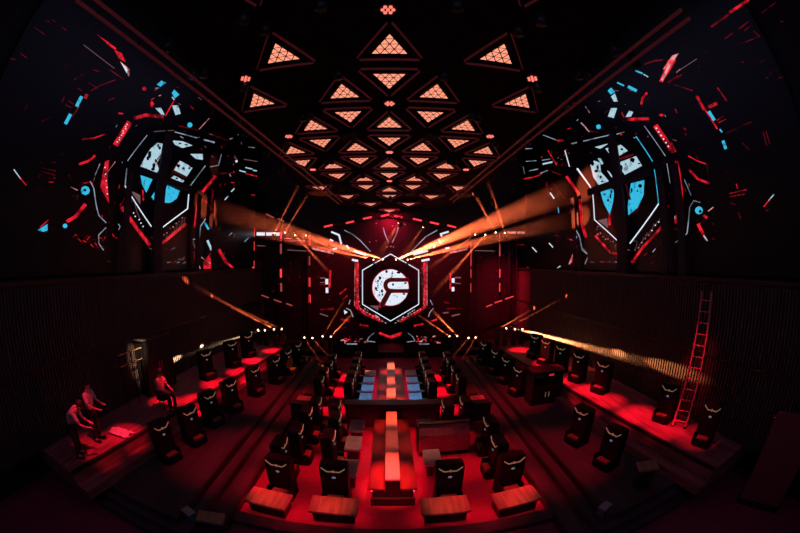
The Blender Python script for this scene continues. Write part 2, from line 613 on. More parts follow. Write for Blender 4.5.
S.line('led_dred', g(530, 240, 600, 288), 1.6); S.line('led_cyan', g(372, 417, 395, 372), 4.6); S.line('led_cyan', g(318, 502, 341, 458), 4.6)
S.line('led_red', g(412, 378, 422, 362), 3); S.line('led_dred', g(350, 470, 385, 415), 2.0); S.line('led_dred', g(330, 390, 355, 408), 1); S.line('led_dred', g(318, 412, 345, 424), 1)
S.line('led_dred', g(375, 330, 400, 345), .9); S.line('led_dred', g(430, 305, 470, 330), 1.2); S.line('led_red', g(575, 452, 597, 454), 2)
for a in ((290, 25, 320, 50), (220, 0, 240, 12), (165, 35, 215, 70), (95, 158, 130, 185), (50, 187, 75, 192), (205, 490, 245, 468), (115, 440, 135, 410), (310, 230, 330, 222), (450, 240, 480, 250), (525, 390, 555, 378), (300, 400, 312, 372), (255, 0, 268, 10)):
    S.line('led_dred', g(*a), .9)
g = tr(0, 130, 4.1)
S.line('led_red', g(340, 38, 385, 33, 430, 18), 1.7); S.line('led_red', g(325, 140, 360, 128, 390, 105), 2.2)
S.line('led_pale', g(57, 162, 85, 200), 1.4); S.line('led_red', g(80, 192, 107, 226), 1.3)
S.line('led_dred', g(170, 155, 228, 168), 1.2); S.line('led_dred', g(170, 170, 225, 185), 1.2); S.line('led_red', g(200, 213, 218, 214), .9)
S.blob('led_cyan', g(350, 248)[0], 4.6); S.blob('led_off', g(348, 246)[0], 1.6, .02)
S.line('led_line', g(370, 210, 385, 240, 395, 310, 405, 350, 435, 380), 1.3); S.line('led_line', g(435, 400, 405, 430, 405, 465, 425, 493), 1.2)
S.line('led_line', g(410, 138, 390, 185), 1.2)
S.line('led_red', g(275, 375, 310, 355, 350, 305), 3.4); S.poly('led_cyan', g(155, 410, 195, 385, 195, 412, 175, 418)); S.line('led_red', g(165, 398, 198, 370), 1.4)
S.blob('led_cyan', g(267, 393)[0], 2.4); S.line('led_pink', g(290, 233, 318, 247), 1.2); S.line('led_red', g(345, 218, 375, 212), 1.2)
for k in range(16):
    (x, y), = g(300 + 8 * k, 440 + random.uniform(-15, 30) + k)
    S.line('led_red' if k % 2 else 'led_dred', [(x, y), (x + random.uniform(1, 4), y + random.uniform(-5, 4))], 1.2)
for k in range(26):
    x, y = random.uniform(35, 80), random.uniform(150, 225)
    S.line('led_dred', [(x, y), (x + random.uniform(-3, 3), y + random.uniform(-1, 2))], .7)
g = tr(130, 60, 5.925)
S.poly('led_cyan', g(160, 145, 185, 122, 215, 135, 180, 158)); S.poly('led_cyan', g(248, 195, 262, 175, 293, 205, 265, 228))
S.poly('led_pale', g(250, 270, 285, 268, 300, 318, 270, 327)); S.poly('led_pale', g(150, 285, 185, 283, 205, 325, 185, 322))
S.line('led_red', g(265, 235, 210, 330), 1.6); S.blob('led_red', g(130, 262)[0], 1.8, ry=3); S.blob('led_red', g(85, 170)[0], 2); S.blob('led_cyan', g(355, 385)[0], 2.6)
S.line('led_pale', g(250, 220, 262, 235), 1.6); S.line('led_line', g(150, 168, 172, 165), 1.5); S.line('led_pink', g(172, 212, 184, 208), 1)
S.line('led_pink', g(410, 410, 470, 345), .8); S.line('led_dred', g(290, 390, 400, 415), 1.2)
g = tr(190, 130, 6.66)
S.line('led_line', g(92, 65, 162, 85), 1.3); S.line('led_line', g(210, 160, 190, 235, 135, 245), 1.1); S.line('led_dim', g(360, 195, 450, 210), .9)
for a in ((370, 250, 415, 260), (330, 270, 370, 280), (480, 287, 520, 293), (495, 318, 525, 321), (275, 410, 295, 390), (232, 465, 252, 442), (420, 268, 445, 272)):
    S.line('led_pale', g(*a), 1.5)
S.line('led_red', g(370, 290, 475, 328), 1.4); S.line('led_red', g(85, 410, 170, 310), 2.6); S.line('led_dred', g(150, 395, 155, 440), 1.8); S.line('led_red', g(60, 530, 75, 460), 3); S.line('led_dred', g(100, 470, 150, 530), 2)
S.line('led_dred', g(210, 290, 300, 285), 1.2); S.line('led_red', g(272, 348, 295, 352), 1); S.line('led_red', g(410, 432, 430, 434), 1.4); S.blob('led_white', g(310, 208)[0], 1.2)
for k in range(14):
    (x, y), = g(245 + random.uniform(0, 65), 160 + random.uniform(0, 65))
    S.line('led_dred' if k % 3 else 'led_dim', [(x, y), (x + random.uniform(-2, 2), y + random.uniform(-2, 2))], .7)
for k in range(10):
    (x, y), = g(120 + 14 * k, 20 + 5 * k + random.uniform(-6, 6))
    S.line('led_dred', [(x, y), (x + 2, y + 1)], .7)
S.line('led_line', g(390, 114, 430, 118), .9); S.line('led_line', g(265, 60, 285, 54), 1)
g = tr(190, 190, 4.845)
S.line('led_red', g(140, 290, 175, 350, 207, 425), 3); S.line('led_cyan', g(72, 158, 90, 190), 2.6); S.line('led_pale', g(85, 245, 105, 290), 3)
S.poly('led_red', g(65, 350, 100, 300, 106, 428, 68, 420)); S.line('led_dred', g(20, 300, 40, 410), 4); S.line('led_red', g(40, 60, 25, 180), 3)
S.line('led_line', g(75, 140, 50, 180, 45, 235, 15, 240), 1.2); S.line('led_dim', g(15, 250, 30, 300, 20, 330), .9)
S.line('led_line', g(265, 250, 285, 230), 1); S.line('led_line', g(190, 220, 203, 207), 1); S.line('led_dred', g(100, 100, 112, 0), 1.2); S.line('led_dred', g(145, 400, 160, 440), 3); S.line('led_red', g(240, 430, 250, 452), 2)
S.line('led_pink', g(55, 325, 85, 350, 100, 355), 1.2, .02); S.line('led_pink', g(40, 350, 50, 390), .9, .02)
for k in range(90):
    a, r = random.uniform(0, 2 * PI), random.uniform(52, 105)
    x, y = 163 + r * math.cos(a) * .85, min(185 + r * math.sin(a), 262)
    a2 = a + PI / 2 + random.uniform(-.5, .5)
    ln = random.uniform(.8, 4.5)
    S.line(random.choice(('led_dred', 'led_dred', 'led_dred', 'led_dim', 'led_red', 'led_line')), [(x, y), (x + ln * math.cos(a2), y + ln * math.sin(a2))], random.uniform(.5, 1.0), .011)
t = thing('led_screen', 'tall LED wall screen on the left with hexagon logo in cyan and red shards', 'screen', (-9.0, 11, 9.6), 0, 'side wall LED screens')
bm = B(); box(bm, -.22, 0, -9.4, 9.6, -4.4, 6.2)
obj('panel', bm, 'led_off', t)
S.flush(t, GN)

# right wall screen
S = Sheet(X=9.0)
g = tr(570, 120, 6.66)
for pts in ((160, 270, 200, 285, 205, 345, 240, 385, 260, 410, 195, 440, 155, 380, 135, 300), (310, 290, 440, 240, 480, 305, 365, 365), (235, 190, 340, 165, 385, 205, 290, 260),
            (165, 180, 260, 155, 200, 192), (245, 335, 262, 345, 290, 385, 275, 380), (185, 255, 205, 255, 222, 290, 210, 298)):
    S.poly('led_pale', g(*pts))
for a in ((340, 320, 12, 22), (415, 265, 18, 14), (420, 275, 8, 10), (370, 295, 5, 6), (460, 290, 10, 5), (345, 195, 10, 8), (290, 220, 14, 8), (185, 315, 8, 14), (175, 340, 14, 10), (205, 380, 8, 12), (215, 410, 10, 6), (260, 200, 8, 12), (150, 290, 12, 16)):
    (x, y), = g(a[0], a[1])
    S.blob('led_off', (x, y), a[2] / 6.66, .018, 7, a[3] / 6.66)
S.line('led_white', g(45, 325, 145, 460), 1.3); S.line('led_cyan', g(440, 110, 550, 275), 1.3); S.line('led_cyan', g(562, 330, 590, 530), 1.2)
S.line('led_line', g(90, 140, 265, 100), 1.3); S.line('led_line', g(310, 95, 360, 80), 1.2); S.line('led_line', g(495, 40, 635, 240), 1.0); S.line('led_line', g(645, 290, 666, 420), .8)
S.line('led_red', g(570, 40, 665, 180), 5.0); S.line('led_dred', g(295, 270, 420, 230), 3); S.line('led_dred', g(365, 405, 490, 365), 3.4); S.line('led_maroon', g(370, 420, 400, 530), 3); S.line('led_line', g(10, 158, 45, 152), 1.3)
S.line('led_pink', g(80, 20, 125, 75), 1); S.line('led_dred', g(270, 165, 330, 160), 2); S.blob('led_cyan', g(190, 45)[0], 2.4)
for k in range(6):
    (x, y), = g(575 + 16 * k, 55 + 24 * k)
    S.blob('led_white', (x, y), .9, .02, 5)
g = tr(570, 180, 5.92)
S.poly('led_cyan', g(180, 70, 240, 50, 262, 60, 255, 130, 235, 205, 200, 140)); S.poly('led_cyan', g(360, 20, 440, 0, 435, 90, 400, 165, 345, 208, 342, 150))
S.poly('led_cyan', g(280, 110, 290, 220, 270, 222)); S.poly('led_dim', g(165, 240, 220, 225, 225, 285))
for a in ((415, 35, 12, 12), (400, 65, 5, 6), (365, 60, 6, 14), (240, 95, 6, 16), (225, 120, 8, 8), (205, 85, 8, 6), (245, 70, 6, 12)):
    (x, y), = g(a[0], a[1])
    S.blob('led_off', (x, y), a[2] / 5.92, .018, 7, a[3] / 5.92)
S.line('led_white', g(135, 85, 145, 235, 300, 378), 1.3); S.line('led_white', g(355, 375, 525, 140), 1.7); S.line('led_cyan', g(525, 140, 510, 10), 1.3)
S.line('led_red', g(150, 330, 240, 430, 300, 440), 2.2); S.line('led_red', g(365, 488, 430, 400, 540, 280), 2.4); S.line('led_red', g(232, 200, 235, 265), 2.2); S.line('led_red', g(62, 115, 70, 250, 95, 340), 2.8)
S.poly('led_red', g(268, 460, 298, 430, 298, 492)); S.line('led_dim', g(155, 300, 165, 270, 200, 290), .7); S.line('led_dred', g(345, 212, 400, 180, 425, 130), 1)
for k in range(8):
    (x, y), = g(165 + 15 * k, 315 + 10 * k + random.uniform(-12, 12))
    S.blob('led_pink', (x, y), .7, .02, 5)
    (x, y), = g(385 + 20 * k, 420 - 24 * k + random.uniform(-14, 14))
    S.blob('led_white' if k > 4 else 'led_pink', (x, y), .8, .02, 5)
    S.line('led_dim', [(x, y), (x + 2, y - 4 - 4 * random.random())], .5, .02)
S.line('led_line', g(38, 300, 55, 330, 70, 400, 100, 435), 1.1); S.blob('led_white', g(28, 340)[0], 2.0, ry=3); S.line('led_red', g(35, 390, 5, 490), 2.2)
g = tr(670, 110, 3.807)
S.line('led_red', g(0, 130, 14, 160), 5); S.poly('led_red', g(18, 192, 32, 195, 48, 300, 50, 385, 22, 435, 14, 425, 34, 370, 26, 290))
S.line('led_red', g(70, 175, 100, 192, 135, 205), 1.3); S.line('led_red', g(75, 230, 105, 262, 150, 280), 2.2); S.line('led_line', g(55, 265, 80, 325), 1.2)
S.line('led_line', g(115, 352, 90, 345, 75, 370, 65, 470, 20, 505), 1.3); S.blob('led_cyan', g(110, 382)[0], 4); S.blob('led_off', g(115, 386)[0], 1.6, .02)
S.line('led_red', g(107, 435, 138, 495), 3); S.line('led_pale', g(128, 478, 142, 498), 1.6, .02); S.line('led_pale', g(375, 345, 395, 322), 1.4); S.line('led_red', g(357, 368, 380, 340), 1.2)
S.line('led_red', g(228, 318, 290, 303), 1.2); S.line('led_red', g(228, 330, 285, 320), 1.1); S.line('led_red', g(252, 280, 257, 300), 1)
S.line('led_cyan', g(148, 6, 168, 38), 4.2); S.line('led_cyan', g(202, 118, 212, 147), 4.0); S.line('led_cyan', g(190, 74, 198, 84), 2.2); S.line('led_red', g(134, 0, 180, 72), 2.0)
S.line('led_dred', g(275, 125, 300, 150), 1.0); S.line('led_pink', g(145, 385, 165, 370), 1.2); S.line('led_red', g(178, 40, 205, 22), 1); S.line('led_red', g(185, 48, 212, 35), 1); S.line('led_red', g(125, 400, 140, 410), 2.5)
for a in ((215, 88, 310, 45), (365, 80, 380, 130), (355, 85, 368, 135), (230, 355, 250, 360), (260, 390, 270, 415), (140, 205, 145, 250), (215, 238, 225, 244), (365, 385, 375, 380), (300, 428, 308, 430), (160, 430, 168, 440), (160, 490, 172, 492), (15, 452, 35, 455)):
    S.line('led_dred', g(*a), .9)
g = tr(670, 0, 4.846)
S.line('led_red', g(290, 60, 380, 0), 2.8); S.line('led_dred', g(200, 130, 285, 70), 3.2); S.line('led_dred', g(445, 62, 512, 12), 1); S.line('led_dred', g(265, 188, 305, 160), 1.2); S.line('led_dred', g(335, 140, 380, 105), 1.4); S.line('led_dred', g(360, 150, 388, 128), 1)
S.poly('led_pink', g(-34, 335, -5, 335, 30, 275, 42, 258, 10, 270)); S.line('led_dim', g(30, 350, 130, 285), 1); S.line('led_red', g(230, 425, 275, 490), 1.2)
S.line('led_red', g(190, 518, 228, 500), 3.4); S.line('led_red', g(130, 465, 165, 530), 2.6); S.line('led_dred', g(0, 395, 58, 362), 2); S.line('led_dred', g(20, 410, 110, 440), 1.4)
for a in ((320, 220, 350, 208), (365, 205, 435, 175), (405, 150, 435, 178), (345, 300, 356, 302), (435, 302, 460, 292), (485, 355, 505, 345), (525, 378, 550, 372), (465, 380, 475, 374), (118, 375, 132, 362), (135, 322, 145, 328), (535, 105, 548, 102), (170, 255, 188, 243)):
    S.line('led_dred', g(*a), 1.0)
g = tr(560, 60, 5.925)
S.poly('led_red', g(640, 0, 688, 0, 608, 132, 588, 126)); S.line('led_pink', g(650, 25, 605, 118), 3.4, .02)
for a, w in (((448, 64, 490, 80), 2.2), ((340, 134, 378, 152), 2.0), ((405, 158, 452, 182), 4.0)):
    S.line('led_cyan', g(*a), w)
S.poly('led_cyan', g(282, 182, 303, 163, 326, 190, 300, 205)); S.poly('led_pale', g(302, 216, 325, 198, 342, 246, 320, 247)); S.poly('led_pale', g(302, 284, 338, 285, 318, 344, 284, 335)); S.poly('led_pale', g(388, 338, 410, 300, 434, 308, 420, 335))
S.line('led_pale', g(495, 85, 522, 100), 1.5); S.line('led_red', g(482, 262, 490, 225, 515, 195), 2.2); S.line('led_red', g(400, 352, 460, 350, 525, 348), 2.8); S.blob('led_red', g(600, 326)[0], 2.2, ry=1.4)
S.line('led_pink', g(150, 275, 175, 312), 1); S.line('led_pink', g(125, 375, 170, 420), 1); S.line('led_red', g(365, 312, 380, 340), 1.3)
S.line('led_dred', g(500, 25, 560, 5, 610, 0), 2); S.line('led_dred', g(640, 135, 700, 95), 2.6); S.line('led_pink', g(690, 75, 711, 55), 1); S.line('led_dred', g(170, 420, 235, 430), 1.4)
g = tr(510, 110, 5.925)
S.line('led_line', g(195, 148, 275, 178), 1.1); S.line('led_pale', g(195, 320, 250, 308), 2.2); S.line('led_pale', g(10, 385, 85, 378), 1.7); S.line('led_pale', g(5, 405, 70, 403), 1.7)
S.line('led_red', g(80, 410, 140, 398, 190, 380), 1.6); S.line('led_white', g(325, 240, 352, 335), 1.2); S.line('led_white', g(400, 345, 474, 450), 1.2); S.line('led_red', g(335, 395, 410, 500), 2.6)
S.line('led_line', g(420, 75, 470, 130), 1.2); S.line('led_line', g(95, 305, 155, 300), .8); S.line('led_line', g(90, 230, 130, 228), 1); S.line('led_line', g(180, 375, 222, 358), 1.4); S.line('led_white', g(240, 495, 260, 525), 1.3)
S.line('led_line', g(115, 360, 165, 350), 1.2); S.line('led_line', g(190, 298, 240, 290), 1); S.line('led_red', g(225, 240, 275, 325), 1.4); S.line('led_line', g(370, 198, 395, 192), 1.6); S.line('led_red', g(280, 182, 315, 180), 2.2); S.line('led_line', g(435, 185, 474, 176), 1.4)
S.line('led_dred', g(215, 430, 230, 510), 2.2); S.line('led_dred', g(250, 430, 325, 525), 1); S.line('led_dred', g(250, 365, 300, 385), 1.8); S.line('led_dred', g(95, 505, 100, 525), 2)
for k in range(14):
    (x, y), = g(270 + random.uniform(0, 80), 250 + random.uniform(0, 80))
    S.line('led_dred' if k % 3 else 'led_dim', [(x, y), (x + random.uniform(-2, 2), y + random.uniform(-2, 2))], .7)
g = tr(520, 190, 5.325)
S.line('led_red', g(318, 55, 330, 180, 350, 250), 2.8); S.line('led_line', g(300, 215, 320, 260, 330, 320, 358, 340), 1.2); S.blob('led_white', g(292, 252)[0], 2, ry=3.4)
S.line('led_pink', g(300, 300, 262, 395), 2.0); S.line('led_pale', g(215, 405, 200, 460), 1.8); S.poly('led_red', g(262, 435, 300, 425, 315, 465, 258, 470))
S.line('led_white', g(65, 305, 88, 330), 1.1); S.line('led_white', g(155, 283, 175, 305), 1.2); S.line('led_white', g(160, 15, 182, 45), 1.6); S.line('led_dred', g(270, 180, 290, 120), 1.6); S.line('led_dred', g(262, 125, 285, 70), 1.3); S.line('led_cyan', g(203, 95, 206, 122), 1)
S.line('led_red', g(265, 262, 282, 268), 1.4); S.line('led_dred', g(195, 240, 215, 250), 1); S.line('led_red', g(212, 470, 222, 462), 2.5); S.line('led_dred', g(200, 0, 240, 50), .9); S.line('led_dim', g(305, 120, 308, 185), 1); S.line('led_line', g(360, 360, 345, 395), .8)
for k in range(90):
    a, r = random.uniform(0, 2 * PI), random.uniform(52, 105)
    x, y = 624 + r * math.cos(a) * .85, min(190 + r * math.sin(a), 262)
    a2 = a + PI / 2 + random.uniform(-.5, .5)
    ln = random.uniform(.8, 4.5)
    S.line(random.choice(('led_dred', 'led_dred', 'led_dred', 'led_dim', 'led_red', 'led_line')), [(x, y), (x + ln * math.cos(a2), y + ln * math.sin(a2))], random.uniform(.5, 1.0), .011)
t = thing('led_screen', 'tall LED wall screen on the right with hexagon logo in cyan and red shards', 'screen', (9.0, 11, 9.6), 0, 'side wall LED screens')
bm = B(); box(bm, 0, .22, -9.4, 9.6, -4.4, 6.2)
obj('panel', bm, 'led_off', t)
S.flush(t, GN)

# black masts with a cross arm hanging in front of each side logo
for s, side, vx, hy in ((-1, 'left', [(172, 150), (160, 200), (158, 245)], [(140, 170), (192, 190)]), (1, 'right', [(612, 150), (619, 195), (621, 265)], [(588, 192), (650, 172)])):
    XX = s * 8.72
    p = [at(*q, X=XX) for q in vx]
    t = thing('truss_mast', 'black mast with a cross arm in front of the %s hexagon logo' % side, 'mast', (XX, p[1].y, 5.12), 0, 'masts before the side screens')
    o = Vector((XX, p[1].y, 5.12))
    bm = B(); box(bm, -.05, .05, -.28, .28, 0, 5.5, .01)
    obj('mast', bm, 'wall', t)
    a, b = at(*hy[0], X=XX), at(*hy[1], X=XX)
    zc = (a.z + b.z) / 2
    bm = B(); box(bm, -.04, .04, a.y - o.y, b.y - o.y, zc - o.z - .14, zc - o.z + .14, .01)
    obj('cross_arm', bm, 'wall', t)
    bm = B(); box(bm, -.12, .12, -.35, .35, 0, .06, .01)
    obj('foot_plate', bm, 'metal', t)
# slim bars before the screens
for s, pxs in ((-1, (126, 214, 198)), (1, (574, 664, 681))):
    for k, px in enumerate(pxs):
        q = at(px, 225, X=s * 8.72)
        bm = B(); box(bm, q.x - .03, q.x + .03, q.y - .16, q.y + .16, 5.12, 8.6, .01)
        tag(obj('screen_strut', bm, 'wall'), 'slim black upright strut in front of the %s wall screen, %s from the camera' % ('left' if s < 0 else 'right', ORD[[sorted(pxs, key=lambda v: abs(v - 400), reverse=True).index(p) for p in pxs][k]]), 'strut', 'uprights before the side screens')

# ------------------------------------------------------------------ stage back: hexagon screen and LED wall
Y0 = 20.75
S = Sheet(Y=Y0)
hexo = [(390.6, 254), (418.7, 270.3), (418.7, 304.3), (390.6, 321), (362.5, 304.3), (362.5, 270.3)]
S.line('led_white', hexo + hexo[:1], 1.0)
S.line('led_red', [(357, 263), (356.5, 286), (357, 307), (366, 313.5), (382, 321)], 4.2, .010); S.line('led_red', [(424.5, 263), (425, 286), (424.5, 307), (415, 313.5), (400, 321)], 3.4, .010)
S.line('led_pink', [(355, 262), (354.5, 306)], .6, .016); S.line('led_pink', [(427, 262), (427, 306)], .6, .016)
for k in range(34):
    s = random.choice((-1, 1))
    y = random.uniform(264, 306)
    S.blob('led_pink', (390.6 + s * random.uniform(29.5, 36), y), .45, .02, 5)
for k in range(22):
    s = random.choice((-1, 1)); u = random.random()
    S.line('led_pink' if k % 3 else 'led_white', [(390.6 + s * (28 - 24 * u), 307 + 15 * u), (390.6 + s * (27.4 - 24 * u), 308 + 15 * u)], .6, .02)
cx, cy, rr = 390.5, 287.5, 18.0
S.blob('led_maroon', (390.6, 288), 27, .006, 6)
S.l.pop('led_maroon').free()
S.poly('led_off', [(390.6, 256), (417.5, 271), (417.5, 303.6), (390.6, 319.5), (363.7, 303.6), (363.7, 271)], .006)
S.blob('led_red', (cx, cy), rr + .7, .010, 40)
S.blob('led_white', (cx, cy), rr, .014, 40)
ch = [(cx + rr * .99, cy - 7.7), (cx + 1, cy - 7.7)] + [(cx + .5 - 5.6 * math.sin(PI * k / 8), cy - 2.1 - 5.6 * math.cos(PI * k / 8)) for k in range(9)] + [(cx + 1, cy + 3.5), (cx + rr * 1.0, cy + 3.5)]
def chan(m, w, lift):
    S.line(m, ch, w, lift)
    for q in ch[1:-1]:
        S.blob(m, q, w / 2, lift, 10)
    S.line(m, [(cx - .8, cy + 3.0), (cx - 8.5, cy + 17.6)], w + 1.4, lift)
chan('led_red', 4.7, .018); chan('led_maroon', 3.9, .022)
for a in ((386.5, 271.5, 1.6, 1.9), (398.5, 272.5, 2.6, 1.6), (380, 278, 1.8, 2.2), (378, 281, 1.3, 1.5), (376, 288.5, 1.7, 2.0), (382, 291, 1.6, 2.2), (382.5, 294.5, .9, 1.8), (393, 284.5, 1.4, 1.7), (405.5, 283, 1.8, 1.1), (404, 294, 2, 1.1), (392, 276, 2.0, .6), (390, 301, .6, .6), (397, 297, .7, .6), (378, 296, .7, .8)):
    S.blob('led_off', a[:2], a[2] * .8, .026, 7, a[3] * .8)
S.poly('led_dim', [(369.5, 305.6), (378.4, 305.6), (378.4, 310.6), (374, 308)], .016); S.line('led_red', [(379.6, 303), (380, 308)], 2, .016)
for k in range(46):
    a = random.uniform(PI * .45, PI * 1.35); r = random.uniform(9.5, 17)
    S.blob('led_off', (cx + r * math.cos(a), cy - r * math.sin(a)), random.uniform(.25, .8), .026, 6, random.uniform(.25, 1.0))
for k in range(16):
    S.blob('led_off', (cx + random.uniform(2, 15), cy + random.choice((random.uniform(-14, -11.5), random.uniform(-4, 1), random.uniform(7, 12)))), random.uniform(.2, .5), .026, 6)
for k in range(26):
    u = k / 25
    for sx in (-1, 1):
        S.blob('led_dim', (390.6 + sx * 32.2 + random.uniform(-1, 1), 266 + 40 * u), .35, .02, 5)
        S.blob('led_white' if k % 3 == 0 else 'led_dim', (390.6 + sx * (30 - 26 * u), 309 + 14.5 * u), .4, .02, 5)
t = thing('hexagon_screen', 'large hexagonal LED screen with round white logo at centre stage', 'screen', (.06, Y0, 3.6))
bm = B(); prism(bm, [(2.5 * math.sin(k * PI / 3) * .94, 2.55 * math.cos(k * PI / 3)) for k in range(6)], -.3, Vector((0, 0, 0)))
obj('panel', bm, 'led_off', t)
bm = B()
hv = [Vector((2.56 * math.sin(k * PI / 3) * .94, .12, 2.62 * math.cos(k * PI / 3))) for k in range(6)]
for k in range(6):
    bar(bm, hv[k], hv[(k + 1) % 6], .2, .07)
obj('surround', bm, 'metal', t)
bm = B()
for sx in (-1.4, 1.4):
    box(bm, sx - .06, sx + .06, .08, .2, -3.28, -1.5)
obj('support_post', bm, 'metal', t)
S.flush(t, GN)

Y1 = 21.2
S = Sheet(Y=Y1)
g = tr(230, 210, 4.44)
S.line('led_white', g(120, 106, 218, 107), 3.8); S.line('led_pink', g(242, 128, 330, 134), 2.6); S.line('led_red', g(242, 137, 330, 143), .9); S.line('led_pink', g(365, 170, 460, 192), 2.4); S.line('led_red', g(362, 160, 460, 182), 1.2)
S.line('led_dim', g(120, 158, 160, 160), .8); S.line('led_dim', g(255, 178, 340, 182), .8)
S.poly('led_white', g(423, 306, 436, 306, 436, 330, 423, 330)); S.poly('led_white', g(425, 345, 437, 345, 437, 368, 425, 368)); S.line('led_red', g(446, 268, 441, 345), 2.2); S.line('led_dim', g(400, 302, 424, 302), 1.2); S.line('led_dim', g(400, 322, 424, 322), 1); S.line('led_dred', g(400, 332, 424, 332), 1)
S.line('led_dred', g(402, 442, 460, 436), 1.2); S.line('led_dim', g(400, 460, 435, 472), .8); S.line('led_red', g(488, 372, 515, 350), 1.6); S.line('led_red', g(503, 395, 520, 380), 1.3)
for k in range(46):
    (x, y), = g(random.choice((random.uniform(130, 330), random.uniform(370, 520))), random.uniform(170, 400))
    S.line('led_dred', [(x, y), (x + random.uniform(-2.2, 2.2), y + random.uniform(-1, 1.5))], .6)
g = tr(440, 210, 4.44)
S.line('led_pink', g(300, 100, 375, 100), 2.4); S.line('led_dim', g(155, 180, 240, 182), .8); S.line('led_pink', g(45, 190, 120, 174), 1.8)
S.poly('led_white', g(52, 303, 65, 303, 65, 323, 52, 323)); S.poly('led_white', g(52, 342, 64, 342, 64, 361, 52, 361)); S.line('led_red', g(46, 280, 46, 350), 2); S.line('led_dim', g(66, 300, 92, 300), 1.4); S.line('led_dim', g(66, 326, 92, 326), 1)
S.line('led_dred', g(30, 436, 95, 438), 1.2); S.line('led_dim', g(14, 458, 36, 454), 1); S.line('led_dim', g(52, 470, 86, 462), 1)
S.line('led_dred', g(335, 155, 375, 154), 1); S.line('led_dred', g(395, 130, 398, 200), 2)
for k in range(46):
    (x, y), = g(random.choice((random.uniform(150, 390), random.uniform(20, 130))), random.uniform(170, 400))
    S.line('led_dred', [(x, y), (x + random.uniform(-2.2, 2.2), y + random.uniform(-1, 1.5))], .6)
g = tr(330, 190, 6.667)
S.line('led_line', g(95, 268, 150, 295, 200, 335, 270, 410), .9); S.line('led_line', g(715, 268, 640, 310, 590, 360, 545, 405), .9)
S.line('led_line', g(355, 250, 365, 290, 390, 350), 1.1); S.line('led_line', g(455, 250, 440, 300, 415, 350), 1.1)
S.line('led_white', g(160, 405, 240, 435), 2.4); S.line('led_white', g(557, 430, 650, 405), 2.4); S.line('led_white', g(148, 465, 185, 473), 2.4); S.line('led_white', g(612, 472, 662, 462), 2.4)
for a in ((10, 280, 60, 300), (20, 395, 45, 390), (60, 300, 75, 360), (0, 330, 20, 340), (110, 370, 125, 390), (735, 295, 790, 278), (690, 385, 700, 370), (770, 390, 795, 385), (725, 330, 738, 355), (740, 300, 745, 310)):
    S.line('led_white', g(*a), 2.0)
for a in ((375, 380, 385, 380), (400, 375, 412, 377), (420, 380, 428, 378), (305, 225, 312, 220), (495, 225, 502, 232), (415, 238, 420, 242), (305, 335, 310, 340), (262, 345, 268, 350)):
    S.line('led_dim', g(*a), 1.4)
g = tr(290, 300, 7.27)
S.line('led_red', g(650, 240, 735, 274, 800, 250), 2.6); S.poly('led_white', g(392, 72, 420, 88, 396, 104)); S.line('led_line', g(410, 60, 440, 75, 458, 122), .9); S.line('led_line', g(428, 30, 438, 0), 1.0)
S.line('led_red', g(370, 140, 430, 155), 2.2); S.line('led_dred', g(220, 70, 315, 70), 1.4); S.line('led_dim', g(220, 100, 275, 118), 1.2); S.line('led_red', g(510, 180, 576, 192), 2)
S.line('led_dred', g(360, 205, 405, 200), 1.5)
g = tr(390, 300, 7.27)
S.line('led_red', g(0, 270, 85, 238), 2.6); S.line('led_red', g(175, 188, 240, 175), 2); S.line('led_line', g(280, 122, 290, 90, 315, 60), .9); S.line('led_line', g(292, 0, 310, 35), 1.0); S.line('led_red', g(300, 155, 340, 140), 2); S.line('led_dred', g(415, 65, 515, 62), 1.4); S.line('led_dim', g(388, 95, 425, 90), 1.4); S.line('led_dim', g(450, 118, 508, 102), 1.2)
S.line('led_dred', g(395, 15, 430, 25), 1.8); S.line('led_dim', g(700, 48, 745, 36), 1)
t = thing('led_wall', 'wide dark LED wall of red fragments and white arcs behind the hexagon screen', 'screen', (0, Y1, 5.0))
bm = B(); box(bm, -9.0, 9.0, 0, .08, -4.6, 5.4)
obj('panel', bm, 'led_off', t)
S.flush(t, GN)

# LED tubes on the stage: columns are one thing each, single dashes are things of their own
def column(px, segs, w, side, k, mm):
    p = [at(px, (a + b) / 2, Y=20.7) for a, b in segs]
    base = Vector((p[0].x, 20.7, .32))
    t = thing('led_tube_column', 'upright pole of dashed red LED tubes on the %s of the stage, %s from the wall' % (side, ORD[k]), 'LED light', base, 0, 'dashed LED tube columns')
    bm = B(); box(bm, -.03, .03, .04, .1, 0, 7.9)
    obj('pole', bm, 'metal', t)
    bm = B(); box(bm, -.16, .16, -.1, .16, 0, .04, .01)
    obj('foot', bm, 'metal', t)
    for (a, b), m in zip(segs, mm):
        z1, z0 = at(px, a, Y=20.7).z, at(px, b, Y=20.7).z
        bm = B(); box(bm, -w, w, -.03, .03, z0 - .32, z1 - .32, .01)
        obj('tube', bm, 'tube_red' if m else 'tube_dim', t)


